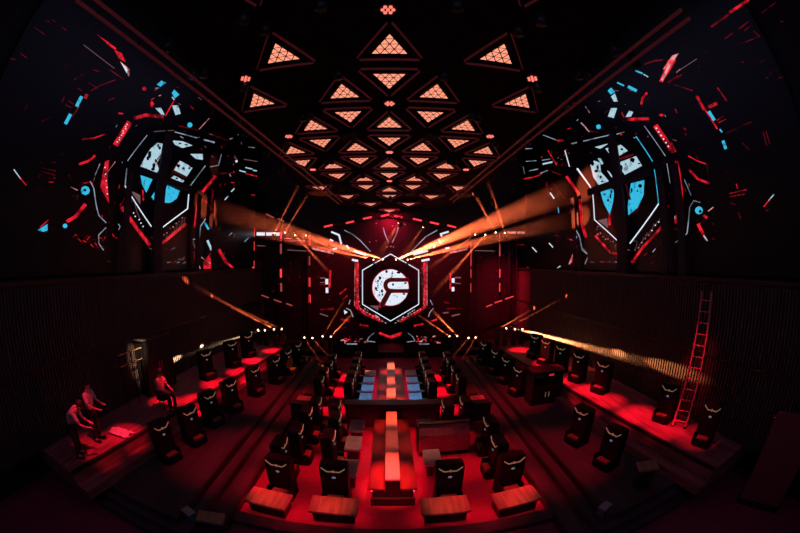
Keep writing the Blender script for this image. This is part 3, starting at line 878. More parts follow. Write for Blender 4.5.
f = lambda *s: [(210 + a / 4.44, 210 + b / 4.44) for a, b in s]
column(253.7, f((80, 120), (140, 180), (225, 262), (282, 320)), .07, 'left', 0, (1, 1, 1, 0))
column(281.1, f((97, 135), (150, 195), (262, 300), (325, 362)), .06, 'left', 1, (1, 0, 1, 0))
column(309.3, f((112, 155), (205, 245), (300, 340), (375, 412)), .06, 'left', 2, (1, 0, 1, 1))
column(527.4, f((70, 155), (225, 262), (282, 320)), .03, 'right', 0, (0, 0, 0))
column(499.7, f((105, 140), (150, 205), (262, 300), (325, 362)), .035, 'right', 1, (0, 0, 0, 0))
column(471, f((150, 250), (262, 300), (325, 365)), .025, 'right', 2, (0, 0, 0))
arch = [((266, 214), (273.9, 217.9), 0), ((278, 218.6), (284, 221.7), 0), ((324, 226.9), (332.5, 224.9), 1), ((346, 223.2), (354, 221.3), 1), ((363, 218.9), (371.8, 217), 1), ((381, 216.4), (389, 214.4), 1),
        ((394, 215.8), (402.6, 217.5), 0), ((413, 218.8), (421.8, 220.7), 1), ((430, 222.2), (439, 224.2), 1), ((447.5, 225.3), (456, 227.4), 1)]
for k, (a, b, m) in enumerate(arch):
    A, Bq = at(*a, Y=20.42), at(*b, Y=20.42)
    bm = B(); bar(bm, A, Bq, .06, .1)
    tag(obj('led_tube', bm, 'tube_red' if m else 'tube_dim'), 'short glowing red LED tube in the arch above the stage, %s from the left' % ORD[k], 'LED light', 'LED tubes of the arch')
for side, l in (('left', [((261.5, 295.1), (268.7, 297.8)), ((273.9, 299.6), (281.4, 302.3)), ((286.3, 303.5), (292, 305.7))]), ('right', [((486.2, 306.8), (491.8, 304.6)), ((494.7, 302.8), (502, 300.5)), ((505.3, 299), (513.6, 296.3))])):
    for k, (a, b) in enumerate(l):
        A, Bq = at(*a, Y=20.215), at(*b, Y=20.215)
        bm = B(); bar(bm, A, Bq, .05, .07)
        tag(obj('led_tube', bm, 'tube_dim'), 'slanting red LED tube low on the %s stage wall, %s from the left' % (side, ORD[k]), 'LED light', 'slanting LED tubes')
# red fan-shaped floor graphics panels at the stage foot
for s, side in ((-1, 'left'), (1, 'right')):
    S = Sheet(Y=18.45)
    c = 391 + s * 36
    for k in range(18):
        x, y = c + random.uniform(-12, 12), 340 + random.uniform(-3.5, 3.5)
        S.line(random.choice(('led_red', 'led_red', 'led_dred', 'led_pink', 'led_dim')), [(x, y), (x + random.uniform(-4, 4), y + random.uniform(-1.5, 1.5))], 1.3)
    S.line('led_line', [(c + 19 * -s, 333), (c + 14 * -s, 337), (c + 12 * -s, 341), (c + 20 * -s, 342)], .8)
    S.line('led_line', [(c - 8, 344), (c + 2, 344)], 1.2)
    o = Vector((at(c, 340, Y=18.45).x, 18.5, 0))
    t = thing('fascia_screen', 'low LED panel of red sparks at the stage foot, %s of the hexagon' % side, 'screen', o, 0, 'stage foot LED panels')
    bm = B(); box(bm, -1.3, 1.3, -.03, .0, .0, 1.2)
    obj('panel', bm, 'led_off', t)
    for m, b2 in S.l.items():
        q = obj(GN[m], b2, m, t); q.matrix_parent_inverse = Matrix.Translation(-o)

# ------------------------------------------------------------------ moving lamps, their light and the haze it shows
def lamp(src, tgt, half, energy, label, hlabel, col=(1, .36, .10), dens=.16, cut=None, group='moving head lamps', mount=-1, gain=1, support=None):
    src, tgt = Vector(src), Vector(tgt)
    d = (tgt - src).normalized()
    t = thing('moving_head_light', label, 'stage light', src + Vector((0, 0, mount * .30)), 0, group)
    o = t.location.copy()
    h = src - o
    bm = B(); box(bm, -.11, .11, -.11, .11, min(0, -mount * .1), max(0, -mount * .1), .015)
    obj('base', bm, 'metal', t)
    bm = B()
    loft(bm, [[Vector((x, -.04, z)), Vector((x, .04, z)), Vector((x2, .04, z2)), Vector((x2, -.04, z2))] for x, z, x2, z2 in
              ((-.135, .32, -.105, .32), (-.135, .08, -.105, .11), (.135, .08, .105, .11), (.135, .32, .105, .32))])
    obj('yoke', bm, 'metal', t)
    if support == 'deck':
        bm = B(); box(bm, -.13, .13, -.13, .13, (1.0 if src.y < 17.4 else .32) - o.z, -.001, .01)
        obj('stand', bm, 'metal', t)
    if support == 'hex':
        bm = B(); box(bm, -.04, .04, 0, 20.86 - o.y, -.06, .0)
        obj('bracket', bm, 'metal', t)
    bm = B(); tube(bm, [h - d * .14, h + d * .08], .085, 12, .075)
    obj('head', bm, 'metal', t, True)
    bm = B(); tube(bm, [h + d * .075, h + d * .095], .05, 12)
    obj('lens', bm, 'lens', t)
    ld = bpy.data.lights.new('beam', 'SPOT')
    ld.energy = energy * gain
    ld.color = col
    ld.spot_size = R(2 * half)
    ld.spot_blend = .75
    ld.shadow_soft_size = .03
    lo = bpy.data.objects.new('beam', ld)
    C.objects.link(lo)
    lo.location = src + d * .12
    lo.rotation_euler = d.to_track_quat('-Z', 'Y').to_euler()
    if hlabel:
        L = (tgt - src).length * (cut or 1) - .16
        bm = B()
        tube(bm, [(0, 0, 0), (0, 0, L * .5), (0, 0, L)], .03, 20, math.tan(R(half)) * L + .03)
        q = obj('haze', bm, smoke_mat(dens, L))
        q.location = src + d * .16
        q.rotation_euler = d.to_track_quat('Z', 'Y').to_euler()
        tag(q, hlabel, 'haze', 'shafts of lit haze', 'stuff')


Ys = 20.45
yl = lambda x, y, Y=Ys: at(x, y, Y=Y)
OR = (1, .14, .045)
WM = (1, .62, .36)
lamp(yl(384, 259.7), at(205, 206, X=-8.9), 3.6, 95000, 'bright moving lamp above the hexagon screen, inner left of four', 'broad orange haze shaft rising left from above the hexagon screen', OR, cut=.97, support='hex')
lamp(yl(374.7, 260), at(215, 222, X=-8.9), 2.6, 62000, 'bright moving lamp above the hexagon screen, outer left of four', 'narrow orange haze shaft going left, below the broad left shaft', OR, cut=.9, support='hex')
lamp(yl(394.8, 260), at(583, 186, X=8.9), 4.0, 230000, 'bright moving lamp above the hexagon screen, inner right of four', 'broadest orange haze shaft rising right from above the hexagon screen', OR, cut=.97, support='hex')
lamp(yl(406.6, 260), at(580, 217, X=8.9), 3.0, 95000, 'bright moving lamp above the hexagon screen, outer right of four', 'orange haze shaft going right, below the broadest right shaft', OR, cut=.97, support='hex')
UL = 'moving lamp high on the stage %s, %s of four from the left'
HZ = 'thin %s haze shaft from the %s upper %s lamp'
for k, (x, y, tx, ty, tY, h, e) in enumerate(((274, 234, 306, 172, 15.5, 1.1, 1500), (284.6, 233.2, 322, 172, 15.5, 1.1, 1500), (294.5, 234.5, 331, 274, 17.5, 1.8, 1600), (305, 235, 357, 261, 18.2, 1.9, 1300))):
    lamp(yl(x, y), yl(tx, ty, tY), h, e, UL % ('left', ORD[k]), HZ % ('orange', ORD[k], 'left'), OR, gain=20, support='truss')
for k, (x, y, tx, ty, tY, h, e) in enumerate(((476, 234, 425, 271, 18.2, 1.9, 1600), (486, 234, 431, 296, 17.5, 1.9, 2200), (496, 233, 469, 185, 15.5, 1.3, 2400), (505, 233.5, 487, 180, 15.5, 1.3, 2400))):
    lamp(yl(x, y), yl(tx, ty, tY), h, e, UL % ('right', ORD[k]), HZ % ('orange', ORD[k], 'right'), OR, gain=20, support='truss')
SL4 = 'moving lamp on the stage floor %s of the hexagon, %s of four from the left'
HZ2 = 'thin orange haze shaft from the %s stage floor lamp on the %s'
for k, (x, y, tx, ty, tY, h, e) in enumerate(((304, 337, 321, 363, 16.5, 1.5, 250), (312, 337.5, 335, 363, 16.5, 1.5, 250), (322, 337.5, 347, 296, 18.5, 1.6, 900), (330, 337.5, 354, 312, 18.8, 2.6, 1500))):
    lamp(yl(x, y, 19.4), yl(tx, ty, tY), h, e, SL4 % ('left', ORD[k]), HZ2 % (ORD[k], 'left'), OR, gain=14, support='deck')
for k, (x, y, tx, ty, tY, h, e) in enumerate(((450.5, 337, 417, 314, 18.6, 2.0, 1500), (458, 337, 432, 310, 18.7, 2.8, 2600), (469, 337.5, 450, 360, 16.5, 1.5, 250), (476, 337, 462, 360, 16.5, 1.5, 250))):
    lamp(yl(x, y, 19.4), yl(tx, ty, tY), h, e, SL4 % ('right', ORD[k]), HZ2 % (ORD[k], 'right'), OR, gain=16, support='deck')
CN = 'moving lamp in the stage corner by the %s balcony, %s of four from the left'
HZ3 = 'thin golden haze shaft from the %s corner lamp at the %s balcony'
for k, (x, y, tx, ty, h, e) in enumerate(((259, 329.8, 176, 359, 1.2, 5000), (266, 330, 202, 346, 1.0, 5000), (275, 329.8, 186, 280, 1.3, 8000), (283, 329.6, 212, 296, 1.3, 5000))):
    lamp(yl(x, y, 16.8), at(tx, ty, X=-8.58), h, e, CN % ('left', ORD[k]), HZ3 % (ORD[k], 'left'), WM if k < 2 else OR, .03 if k < 2 else .16, gain=(14 if k < 2 else 6), support='deck', cut=.95)
for k, (x, y, tx, ty, h, e) in enumerate(((497.7, 329.2, 534, 308, 2.2, 2500), (505, 329, 566, 296, 1.1, 4000), (514, 329, 618, 353, 1.3, 7000), (521.7, 329, 668, 368, 1.5, 13000))):
    lamp(yl(x, y, 16.8), at(tx, ty, X=8.58), h, e, CN % ('right', ORD[k]), HZ3 % (ORD[k], 'right'), OR if k < 2 else (1, .31, .10), gain=(9 if k < 2 else 16), support='deck', cut=.95)

# ------------------------------------------------------------------ furniture
def make_chair():
    t = thing('club_chair', '', 'chair', group='black winged club chairs')
    bm = B(); box(bm, -.31, .31, -.12, .20, 0, .12, .02)
    obj('plinth', bm, 'black', t)
    bm = B()
    rings = []
    for z, d, w in ((.10, .0, .30), (.55, .0, .31), (.98, .02, .315), (1.10, .03, .31), (1.14, .05, .29)):
        y0, y1 = -.12 + d * .7, .20 - (.02 if z > 1.1 else 0)
        rings.append([(-w, y0, z), (w, y0, z), (w, y1, z), (-w, y1, z)])
    loft(bm, [[Vector(p) for p in r] for r in rings])
    bmesh.ops.bevel(bm, geom=[e for e in bm.edges], offset=.018, segments=2, affect='EDGES')
    obj('backrest', bm, 'black', t)
    bm = B(); box(bm, -.24, .24, -.33, -.10, 0, .22, .03)
    obj('seat', bm, 'black', t)
    bm = B(); box(bm, -.19, .19, -.31, -.13, .22, .27, .02)
    obj('seat_cushion', bm, 'brown', t)
    for s in (-1, 1):
        bm = B(); box(bm, s * .28 - .03, s * .28 + .03, -.29, -.10, 0, .36, .02)
        obj('armrest', bm, 'black', t)
    y = -.128
    bm = B()
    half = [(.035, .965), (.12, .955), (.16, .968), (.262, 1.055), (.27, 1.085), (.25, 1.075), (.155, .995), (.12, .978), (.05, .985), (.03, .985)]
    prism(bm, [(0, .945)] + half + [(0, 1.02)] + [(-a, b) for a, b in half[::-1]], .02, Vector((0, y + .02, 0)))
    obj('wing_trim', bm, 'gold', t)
    bm = B()
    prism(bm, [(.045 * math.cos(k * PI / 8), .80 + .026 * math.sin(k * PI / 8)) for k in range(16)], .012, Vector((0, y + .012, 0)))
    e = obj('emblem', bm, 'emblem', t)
    for sx in (-1, 1):
        bm = B()
        prism(bm, [(sx * .018 + .011 * math.cos(k * PI / 6), .80 + .016 * math.sin(k * PI / 6)) for k in range(12)], .004, Vector((0, y - .002, 0)))
        obj('emblem_hollow', bm, 'black', e)
    return t


chair = make_chair()
CH = 'black winged club chair, '
for x, y, rz, l in ((-1.27, 6.12, 0, 'front row, behind the red table left of the aisle'), (-2.57, 6.12, R(-6), 'front row, outermost left of the four'),
                    (1.28, 6.12, 0, 'front row, behind the red table right of the aisle'), (2.76, 6.14, R(4), 'front row, outermost right of the four')):
    place(chair, (x, y, 0), rz, CH + l)
for n, y in enumerate((7.55, 8.7)):
    place(chair, (-1.58, y, 0), PI / 2, CH + 'beside the near left grey tables, %s from the camera' % ORD[n])
for n, (x, y) in enumerate(((-2.75, 6.95), (-2.52, 7.78), (-2.52, 8.98))):
    place(chair, (x, y, 0), PI / 2, CH + 'outer left row of the near block, %s from the camera' % ORD[n])
for n, (x, y) in enumerate(((2.66, 7.0), (2.76, 8.15))):
    place(chair, (x, y, 0), -PI / 2, CH + 'outer right row of the near block, %s from the camera' % ORD[n])
for x, y, rz, l in ((-1.72, 9.62, PI / 2, 'at the left end of the centre cross wall'), (1.76, 9.62, -PI / 2, 'at the right end of the centre cross wall'),
                    (-2.38, 9.78, PI / 2, 'at the inner end of the left cross wall'), (2.38, 9.78, -PI / 2, 'at the inner end of the right cross wall')):
    place(chair, (x, y, 0), rz, CH + l)
for s, side in ((-1, 'left'), (1, 'right')):
    for n, y in enumerate((11.75, 12.65, 13.6, 14.6, 15.6)):
        place(chair, (s * 1.52, y, 0), -s * PI / 2, CH + 'by the blue-lit %s tables, %s from the camera' % (side, ORD[n]))
    for n, y in enumerate((11.9, 12.95, 14.0, 15.1) if s < 0 else (12.1, 13.2, 14.4, 15.4)):
        place(chair, (s * 2.70, y, 0), -s * PI / 2, CH + 'outer %s row of the far block, %s from the camera' % (side, ORD[n]))
for side, l, s in (('left', ((163, 428), (191, 413), (211, 397), (232, 385), (256, 371), (277, 361), (289, 353), (299, 346)), -1), ('right', ((612, 434), (580, 413), (517, 371), (505, 361), (494, 353), (483, 345)), 1)):
    for n, p in enumerate(l):
        q = at(*p, z=1.43)
        place(chair, (q.x + s * .12, q.y, .45), -s * PI / 2 + s * R(14), CH + 'below the %s terrace edge, %s from the camera' % (side, ORD[n]))
for side, l, s in (('left', ((207, 355), (233, 345), (249, 337)), -1), ('right', ((711, 410), (668, 390), (602, 366), (578, 357), (560, 349), (545, 343), (534, 338)), 1)):
    for n, p in enumerate(l):
        q = at(*p, z=1.98)
        place(chair, (q.x + s * .12, q.y, 1.0), -s * PI / 2 + s * R(18), CH + 'against the %s ribbed wall, %s from the camera' % (side, ORD[n]))


def table(name, label, cat, x, y, w, d, h, m, rz=0, group=None, z=0, foot='dark', thick=.07, strip=True):
    t = thing(name, label, cat, (x, y, z), rz, group)
    bm = B(); box(bm, -w / 2, w / 2, -d / 2, d / 2, h - thick, h, .02)
    obj('tabletop', bm, m, t)
    bm = B(); box(bm, -w / 2 + .07, w / 2 - .07, -d / 2 + .07, d / 2 - .07, 0, h - thick, .01)
    obj('base', bm, foot, t)
    if strip:
        for sx in (-1, 1):
            bm = B(); box(bm, sx * (w / 2 - .058) - .008, sx * (w / 2 - .058) + .008, -d / 2 + .08, d / 2 - .08, h - thick - .03, h - thick - .008)
            obj('strip_light', bm, 'strip', t)
    return t


for x, y, w, rz, l in ((-1.24, 5.48, 1.04, 0, 'left of the centre aisle end'), (-2.72, 5.43, 1.0, R(-5), 'in the front left corner of the pit'), (1.12, 5.48, 1.04, 0, 'right of the centre aisle end'), (2.72, 5.42, 1.06, R(5), 'in the front right corner of the pit')):
    table('low_table', 'low red lacquered table before a winged chair, ' + l, 'table', x, y, w, .60, .38, 'lacquer', rz, 'red front row tables')
for n, (y, d) in enumerate(((6.95, .8), (8.25, .8), (9.35, .8))):
    table('low_table', 'grey-brown low table left of the near centre table, %s from the camera' % ORD[n], 'table', -1.06, y, .46, d, .45, 'slab', 0, 'near block side tables')
for n, (y, d) in enumerate(((7.45, .8), (9.45, .75))):
    table('low_table', 'grey-brown low table right of the near centre table, %s from the camera' % ORD[n], 'table', 1.06, y, .46, d, .45, 'slab', 0, 'near block side tables')
for s, side in ((-1, 'left'), (1, 'right')):
    for n, y in enumerate((11.75, 12.7, 13.65, 14.6)):
        table('low_table', 'shiny blue-lit low table %s of the far centre table, %s from the camera' % (side, ORD[n]), 'table', s * .93, y, .5, .72, .45, 'slab', 0, 'far block side tables', strip=False)
    table('low_table', 'red-topped low table just behind the %s cross wall' % side, 'table', s * 3.0, 10.95, .8, .5, .6, 'lacquer', 0, 'outer low tables')
    table('low_table', 'dark low table at the outer %s edge of the pit' % side, 'table', s * (3.12 if s < 0 else 3.2), 7.55 if s < 0 else 7.9, .4, .9, .4, 'bench', 0, 'outer low tables')
    table('low_table', 'dark low table beyond the %s cross wall, against the step' % side, 'table', s * 3.2, 12.2, .5, .9, .5, 'bench', 0, 'outer low tables')


def centre_table(y0, y1, label, seg, bw):
    t = thing('centre_table', label, 'table', (.02, (y0 + y1) / 2, 0), 0, 'long centre tables')
    L = (y1 - y0) / 2
    bm = B(); box(bm, -.46, .46, -L + .04, L, 0, .43)
    obj('base', bm, 'dark', t)
    bm = B(); box(bm, -.50, .50, -L - .06, -L + .02, 0, .24, .01)
    obj('front_step', bm, 'dark', t)
    for s in (-1, 1):
        bm = B(); a, b = (.16, .54) if s > 0 else (-.54, -.16)
        box(bm, a, b, -L + .03, L, .435, .50, .02)
        obj('bench', bm, 'bench', t)
    bm = B(); box(bm, -.15, .15, -L + .05, L, .435, .74)
    obj('pedestal', bm, 'dark', t)
    for k in range(seg):
        a = -L + .03 + (2 * L - .03) * k / seg
        b = -L + .03 + (2 * L - .03) * (k + 1) / seg
        bm = B(); box(bm, -.165, .165, a, b - .015, .74, .80, .01)
        obj('tabletop', bm, 'runner', t)
    for s in (-1, 1):
        bm = B(); box(bm, s * .472 - .008, s * .472 + .008, -L + .06, L - .05, .395, .42)
        obj('strip_light', bm, 'strip', t)


centre_table(5.98, 9.7, 'long stepped centre table of the near block with glowing orange top', 3, .5)
centre_table(10.55, 15.2, 'long stepped centre table of the far block leading to the stage', 4, .5)

# sloped maroon bar bench
t = thing('sofa', 'maroon high-backed sofa seen from behind, right of the near centre table', 'sofa', (1.5, 8.35, 0))
bm = B()
loft(bm, [[Vector((x, -.18, .0)), Vector((x, -.18, .68)), Vector((x, -.02, 1.0)), Vector((x, .1, 1.0)), Vector((x, .1, 0))] for x in (-.72, .72)])
bmesh.ops.bevel(bm, geom=bm.edges[:], offset=.02, segments=2, affect='EDGES')
obj('backrest', bm, 'sofa', t)
bm = B(); box(bm, -.68, .68, .1, .6, .14, .42, .04)
obj('seat', bm, 'sofa', t)
bm = B(); box(bm, -.70, .70, -.19, .58, 0, .14, .01)
obj('plinth', bm, 'black', t)
for s in (-1, 1):
    bm = B(); a, b = (.68, .76) if s > 0 else (-.76, -.68)
    box(bm, a, b, -.1, .6, .1, .62, .02)
    obj('armrest', bm, 'black', t)
bm = B(); box(bm, -.74, .74, -.05, .12, 1.0, 1.05, .015)
obj('top_rail', bm, 'dark', t)

# dark service cabinet on the right step
t = thing('service_cabinet', 'tall dark service cabinet with small red display on the right step', 'cabinet', (5.5, 10.2, .45))
bm = B()
box(bm, -.62, .62, .40, .44, 0, 1.25); box(bm, -.62, -.57, -.2, .4, 0, 1.25); box(bm, .57, .62, -.2, .4, 0, 1.25); box(bm, -.57, .57, -.18, .4, 0, .78)
obj('body', bm, 'metal', t)
bm = B(); box(bm, -.66, .66, -.24, .46, 1.25, 1.31, .01)
obj('countertop', bm, 'dark', t)
bm = B(); box(bm, -.57, .57, -.15, .4, 1.0, 1.03)
obj('shelf', bm, 'dark', t)
for s in (-1, 1):
    bm = B(); a, b = (.01, .56) if s > 0 else (-.56, -.01)
    box(bm, a, b, -.20, -.18, .04, .74, .01)
    d = obj('door', bm, 'metal', t)
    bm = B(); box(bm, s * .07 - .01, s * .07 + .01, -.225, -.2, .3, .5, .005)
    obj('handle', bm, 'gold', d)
bm = B(); box(bm, .02, .26, -.12, .0, 1.05, 1.16, .01)
d = obj('display', bm, 'metal', t)
bm = B(); box(bm, .04, .24, -.125, -.12, 1.07, 1.14)
obj('display_panel', bm, 'screen', d)
bm = B(); box(bm, -.45, -.15, -.1, .2, 1.035, 1.09, .01)
obj('tray', bm, 'wood', t)

# ladder
F1, F2 = Vector((7.72, 5.5, 1.0)), Vector((7.95, 5.12, 1.0))
T1, T2 = Vector((8.40, 5.72, 4.75)), Vector((8.44, 5.36, 4.75))
t = thing('ladder', 'tall thin red ladder leaning on the right ribbed wall', 'ladder', F1)
for a, b in ((F1, T1), (F2, T2)):
    bm = B(); bar(bm, a - F1, b - F1, .05, .035)
    obj('rail', bm, 'ladder', t)
for k in range(12):
    u = (k + .6) / 12.4
    bm = B(); tube(bm, [F1.lerp(T1, u) - F1, F2.lerp(T2, u) - F1], .016, 8)
    obj('rung', bm, 'ladder', t)
for a in (F1, F2):
    bm = B(); box(bm, *[c for i in range(2) for c in ((a - F1)[i] - .035, (a - F1)[i] + .035)], 0, .04)
    obj('foot', bm, 'black', t)

# gold-lit guard rail beside a tall dark cupboard at the left wall
t = thing('tall_cupboard', 'tall dark cupboard standing against the left ribbed wall', 'cupboard', (-8.3, 9.0, 1.0))
bm = B(); box(bm, -.26, .22, -.85, .85, 0, 1.95, .02)
obj('body', bm, 'metal', t)
bm = B(); box(bm, -.27, .25, -.88, .88, 1.95, 2.0, .01)
obj('top', bm, 'rib', t)
for sy in (-1, 1):
    bm = B(); a, b = (.01, .83) if sy > 0 else (-.83, -.01)
    box(bm, .22, .24, a, b, .06, 1.9, .005)
    d = obj('door', bm, 'metal', t)
    bm = B(); box(bm, .24, .265, sy * .08 - .012, sy * .08 + .012, .85, 1.1, .004)
    obj('handle', bm, 'ladder', d)
t = thing('guard_rail', 'short brass guard rail beside the tall dark cupboard', 'railing', (-8.1, 6.85, 1.0))
for z in (1.42, 1.78):
    bm = B(); tube(bm, [(0, 0, z), (0, 1.22, z)], .022)
    obj('rail', bm, 'brass', t)
for yy in (.03, .62, 1.2):
    bm = B(); tube(bm, [(0, yy, 0), (0, yy, 1.8)], .02)
    obj('post', bm, 'metal', t)

# wooden tables at the pit's front corners, and the dim padded booth near the right edge
table('side_table', 'small brown wooden table at the front left, beside a bluish box', 'table', -3.62, 4.2, .62, .36, .5, 'wood', R(12), z=0, strip=False)
table('side_table', 'small brown wooden table at the front right below the terrace', 'table', 5.62, 4.35, .55, .4, .6, 'wood', R(-25), z=.45 - .0, strip=False)
for s, x, y, l in ((-1, -4.15, 4.12, 'left'), (1, 4.35, 4.1, 'right')):
    t = thing('storage_box', 'small bluish glossy box on the floor at the front %s' % l, 'box', (x, y, .30 if s < 0 else .30), R(20 * s))
    bm = B(); box(bm, -.14, .14, -.1, .1, 0, .2, .02)
    obj('body', bm, mat('blue_box', (.10, .22, .34), .3, noise=(9, .3, (1, 1, 1))), t)
    bm = B(); box(bm, -.15, .15, -.11, .11, .2, .23, .01)
    obj('lid', bm, 'slab', t)
t = thing('padded_partition', 'dim maroon padded partition with a rounded top corner near the right edge', 'partition', (7.9, 2.05, 0), math.atan2(-1.5, .55))
bm = B()
prism(bm, [(0, .12), (1.5, .12), (1.5, 2.44), (.16, 2.44), (.06, 2.40), (.01, 2.30)], -.16, Vector((0, 0, 0)))
bmesh.ops.bevel(bm, geom=bm.edges[:], offset=.03, segments=2, affect='EDGES')
obj('panel', bm, 'sofa', t)
bm = B(); box(bm, -.05, 1.55, -.06, .22, 0, .14, .01)
obj('base', bm, 'dark', t)


# ------------------------------------------------------------------ people on the left terrace
def person(label, loc, rz, J, shirt, hair_r=.105):
    """J: joint name -> point in metres, one skinned body"""
    E = [('pelvis', 'waist'), ('waist', 'chest'), ('chest', 'neck'), ('neck', 'chin'), ('chin', 'crown'), ('chest', 'sh_l'), ('sh_l', 'el_l'), ('el_l', 'wr_l'), ('wr_l', 'ha_l'),
         ('chest', 'sh_r'), ('sh_r', 'el_r'), ('el_r', 'wr_r'), ('wr_r', 'ha_r'), ('pelvis', 'hip_l'), ('hip_l', 'kn_l'), ('kn_l', 'an_l'), ('an_l', 'to_l'),
         ('pelvis', 'hip_r'), ('hip_r', 'kn_r'), ('kn_r', 'an_r'), ('an_r', 'to_r')]
    rad = dict(pelvis=.135, waist=.125, chest=.145, neck=.055, chin=.075, crown=.085, sh=.065, el=.042, wr=.03, ha=.035, hip=.09, kn=.06, an=.042, to=.04)
    t = thing('person', label, 'person', loc, rz)
    names = list(J)
    fingers, faces = [], []
    me = bpy.data.meshes.new('body')
    V = [Vector(J[n]) for n in names]
    Ed = [(names.index(a), names.index(b)) for a, b in E]
    Rr = [rad[n.split('_')[0]] for n in names]
    for s in ('l', 'r'):
        w, h = Vector(J['wr_' + s]), Vector(J['ha_' + s])
        d = (h - w).normalized()
        sd = d.cross(Vector((0, 0, 1)))
        sd = sd.normalized() if sd.length > .1 else Vector((1, 0, 0))
        dn = sd.cross(d)
        for k, (o, ln) in enumerate(((-.03, .07), (-.01, .085), (.01, .08), (.03, .062))):
            i = len(V)
            V += [h + sd * o + d * .03, h + sd * o * 1.2 + d * (.03 + ln * .55), h + sd * o * 1.2 + d * (.03 + ln) - dn * .015]
            Rr += [.010, .0095, .008]
            Ed += [(names.index('ha_' + s), i), (i, i + 1), (i + 1, i + 2)]
        i = len(V)
        V += [h + sd * .035 - d * .01, h + sd * .06 + d * .03]
        Rr += [.012, .009]
        Ed += [(names.index('ha_' + s), i), (i, i + 1)]
    me.from_pydata([tuple(v) for v in V], Ed, [])
    o = bpy.data.objects.new('body', me)
    C.objects.link(o)
    sk = o.modifiers.new('Skin', 'SKIN')
    sk.use_smooth_shade = True
    o.modifiers.new('Sub', 'SUBSURF').levels = 1
    o.modifiers['Sub'].render_levels = 1
    for i, d in enumerate(me.skin_vertices[0].data):
        d.radius = (Rr[i], Rr[i])
        d.use_root = (names[i] == 'pelvis') if i < len(names) else False
    me.materials.append(M['skin'])
    o.parent = t
    # clothes: looser skins over the same joints
    def cloth(name, js, es, m, grow):
        me2 = bpy.data.meshes.new(name)
        me2.from_pydata([J[j] for j in js], [(js.index(a), js.index(b)) for a, b in es], [])
        c = bpy.data.objects.new(name, me2)
        C.objects.link(c)
        c.modifiers.new('Skin', 'SKIN').use_smooth_shade = True
        c.modifiers.new('Sub', 'SUBSURF').render_levels = 1
        for i, d in enumerate(me2.skin_vertices[0].data):
            r = rad[js[i].split('_')[0]] + grow
            d.radius = (r, r)
            d.use_root = i == 0
        me2.materials.append(M[m])
        c.parent = t
    cloth('shirt', ['chest', 'waist', 'pelvis', 'sh_l', 'el_l', 'sh_r', 'el_r'], [('chest', 'waist'), ('waist', 'pelvis'), ('chest', 'sh_l'), ('sh_l', 'el_l'), ('chest', 'sh_r'), ('sh_r', 'el_r')], shirt, .022)
    cloth('trousers', ['pelvis', 'hip_l', 'kn_l', 'an_l', 'hip_r', 'kn_r', 'an_r'], [('pelvis', 'hip_l'), ('hip_l', 'kn_l'), ('kn_l', 'an_l'), ('pelvis', 'hip_r'), ('hip_r', 'kn_r'), ('kn_r', 'an_r')], 'trousers', .02)
    c = Vector(J['chin']).lerp(Vector(J['crown']), .75)
    fwd = (Vector(J['to_l']) - Vector(J['an_l'])); fwd.z = 0; fwd.normalize()
    bm = B(); bmesh.ops.create_uvsphere(bm, u_segments=16, v_segments=10, radius=hair_r, matrix=Matrix.Translation(c - fwd * .018 + Vector((0, 0, .025))))
    obj('hair', bm, 'hair', t, True)
    bm = B()
    side = fwd.cross(Vector((0, 0, 1)))
    fc = Vector(J['chin']).lerp(Vector(J['crown']), .35) + fwd * .085
    bmesh.ops.create_cone(bm, cap_ends=True, segments=6, radius1=.016, radius2=.006, depth=.04, matrix=Matrix.Translation(fc + fwd * .01))
    for s in (-1, 1):
        bmesh.ops.create_uvsphere(bm, u_segments=8, v_segments=6, radius=.02, matrix=Matrix.Translation(fc - fwd * .085 + side * s * .085))
    obj('face', bm, 'skin', t, True)
    bm = B()
    for s in (-1, 1):
        bmesh.ops.create_uvsphere(bm, u_segments=8, v_segments=6, radius=.011, matrix=Matrix.Translation(fc + side * s * .032 + Vector((0, 0, .03))))
    obj('eyes', bm, 'hair', t, True)
    for s in 'lr':
        bm = B()
        a, b = Vector(J['an_' + s]), Vector(J['to_' + s])
        box(bm, -.045, .045, -.09, .2, 0, .09, .03)
        rot = Matrix.Rotation(math.atan2(-(b - a).x, (b - a).y), 4, 'Z')
        bmesh.ops.transform(bm, matrix=Matrix.Translation((a.x, a.y, min(0.0, 0.0) + max(0, a.z - .09))) @ rot, verts=bm.verts)
        obj('shoe', bm, 'trousers', t)
    return t


stand = dict(pelvis=(0, 0, .92), waist=(0, .02, 1.08), chest=(0, .06, 1.30), neck=(0, .09, 1.46), chin=(0, .12, 1.54), crown=(0, .13, 1.66),
             sh_l=(-.19, .06, 1.36), el_l=(-.24, .16, 1.12), wr_l=(-.17, .38, 1.06), ha_l=(-.14, .46, 1.06), sh_r=(.19, .06, 1.36), el_r=(.25, .14, 1.12), wr_r=(.18, .36, 1.03), ha_r=(.15, .44, 1.02),
             hip_l=(-.1, 0, .86), kn_l=(-.11, .04, .48), an_l=(-.12, -.02, .09), to_l=(-.13, .12, .05), hip_r=(.1, 0, .86), kn_r=(.12, .02, .48), an_r=(.13, -.05, .09), to_r=(.15, .09, .05))
bend = dict(stand)
bend.update(waist=(0, .08, 1.06), chest=(0, .26, 1.20), neck=(0, .38, 1.29), chin=(0, .45, 1.32), crown=(0, .52, 1.41), sh_l=(-.19, .26, 1.24), el_l=(-.23, .36, .98), wr_l=(-.15, .55, .90), ha_l=(-.12, .62, .88),
            sh_r=(.19, .26, 1.24), el_r=(.24, .38, .98), wr_r=(.16, .55, .88), ha_r=(.13, .62, .86))
sit = dict(stand)
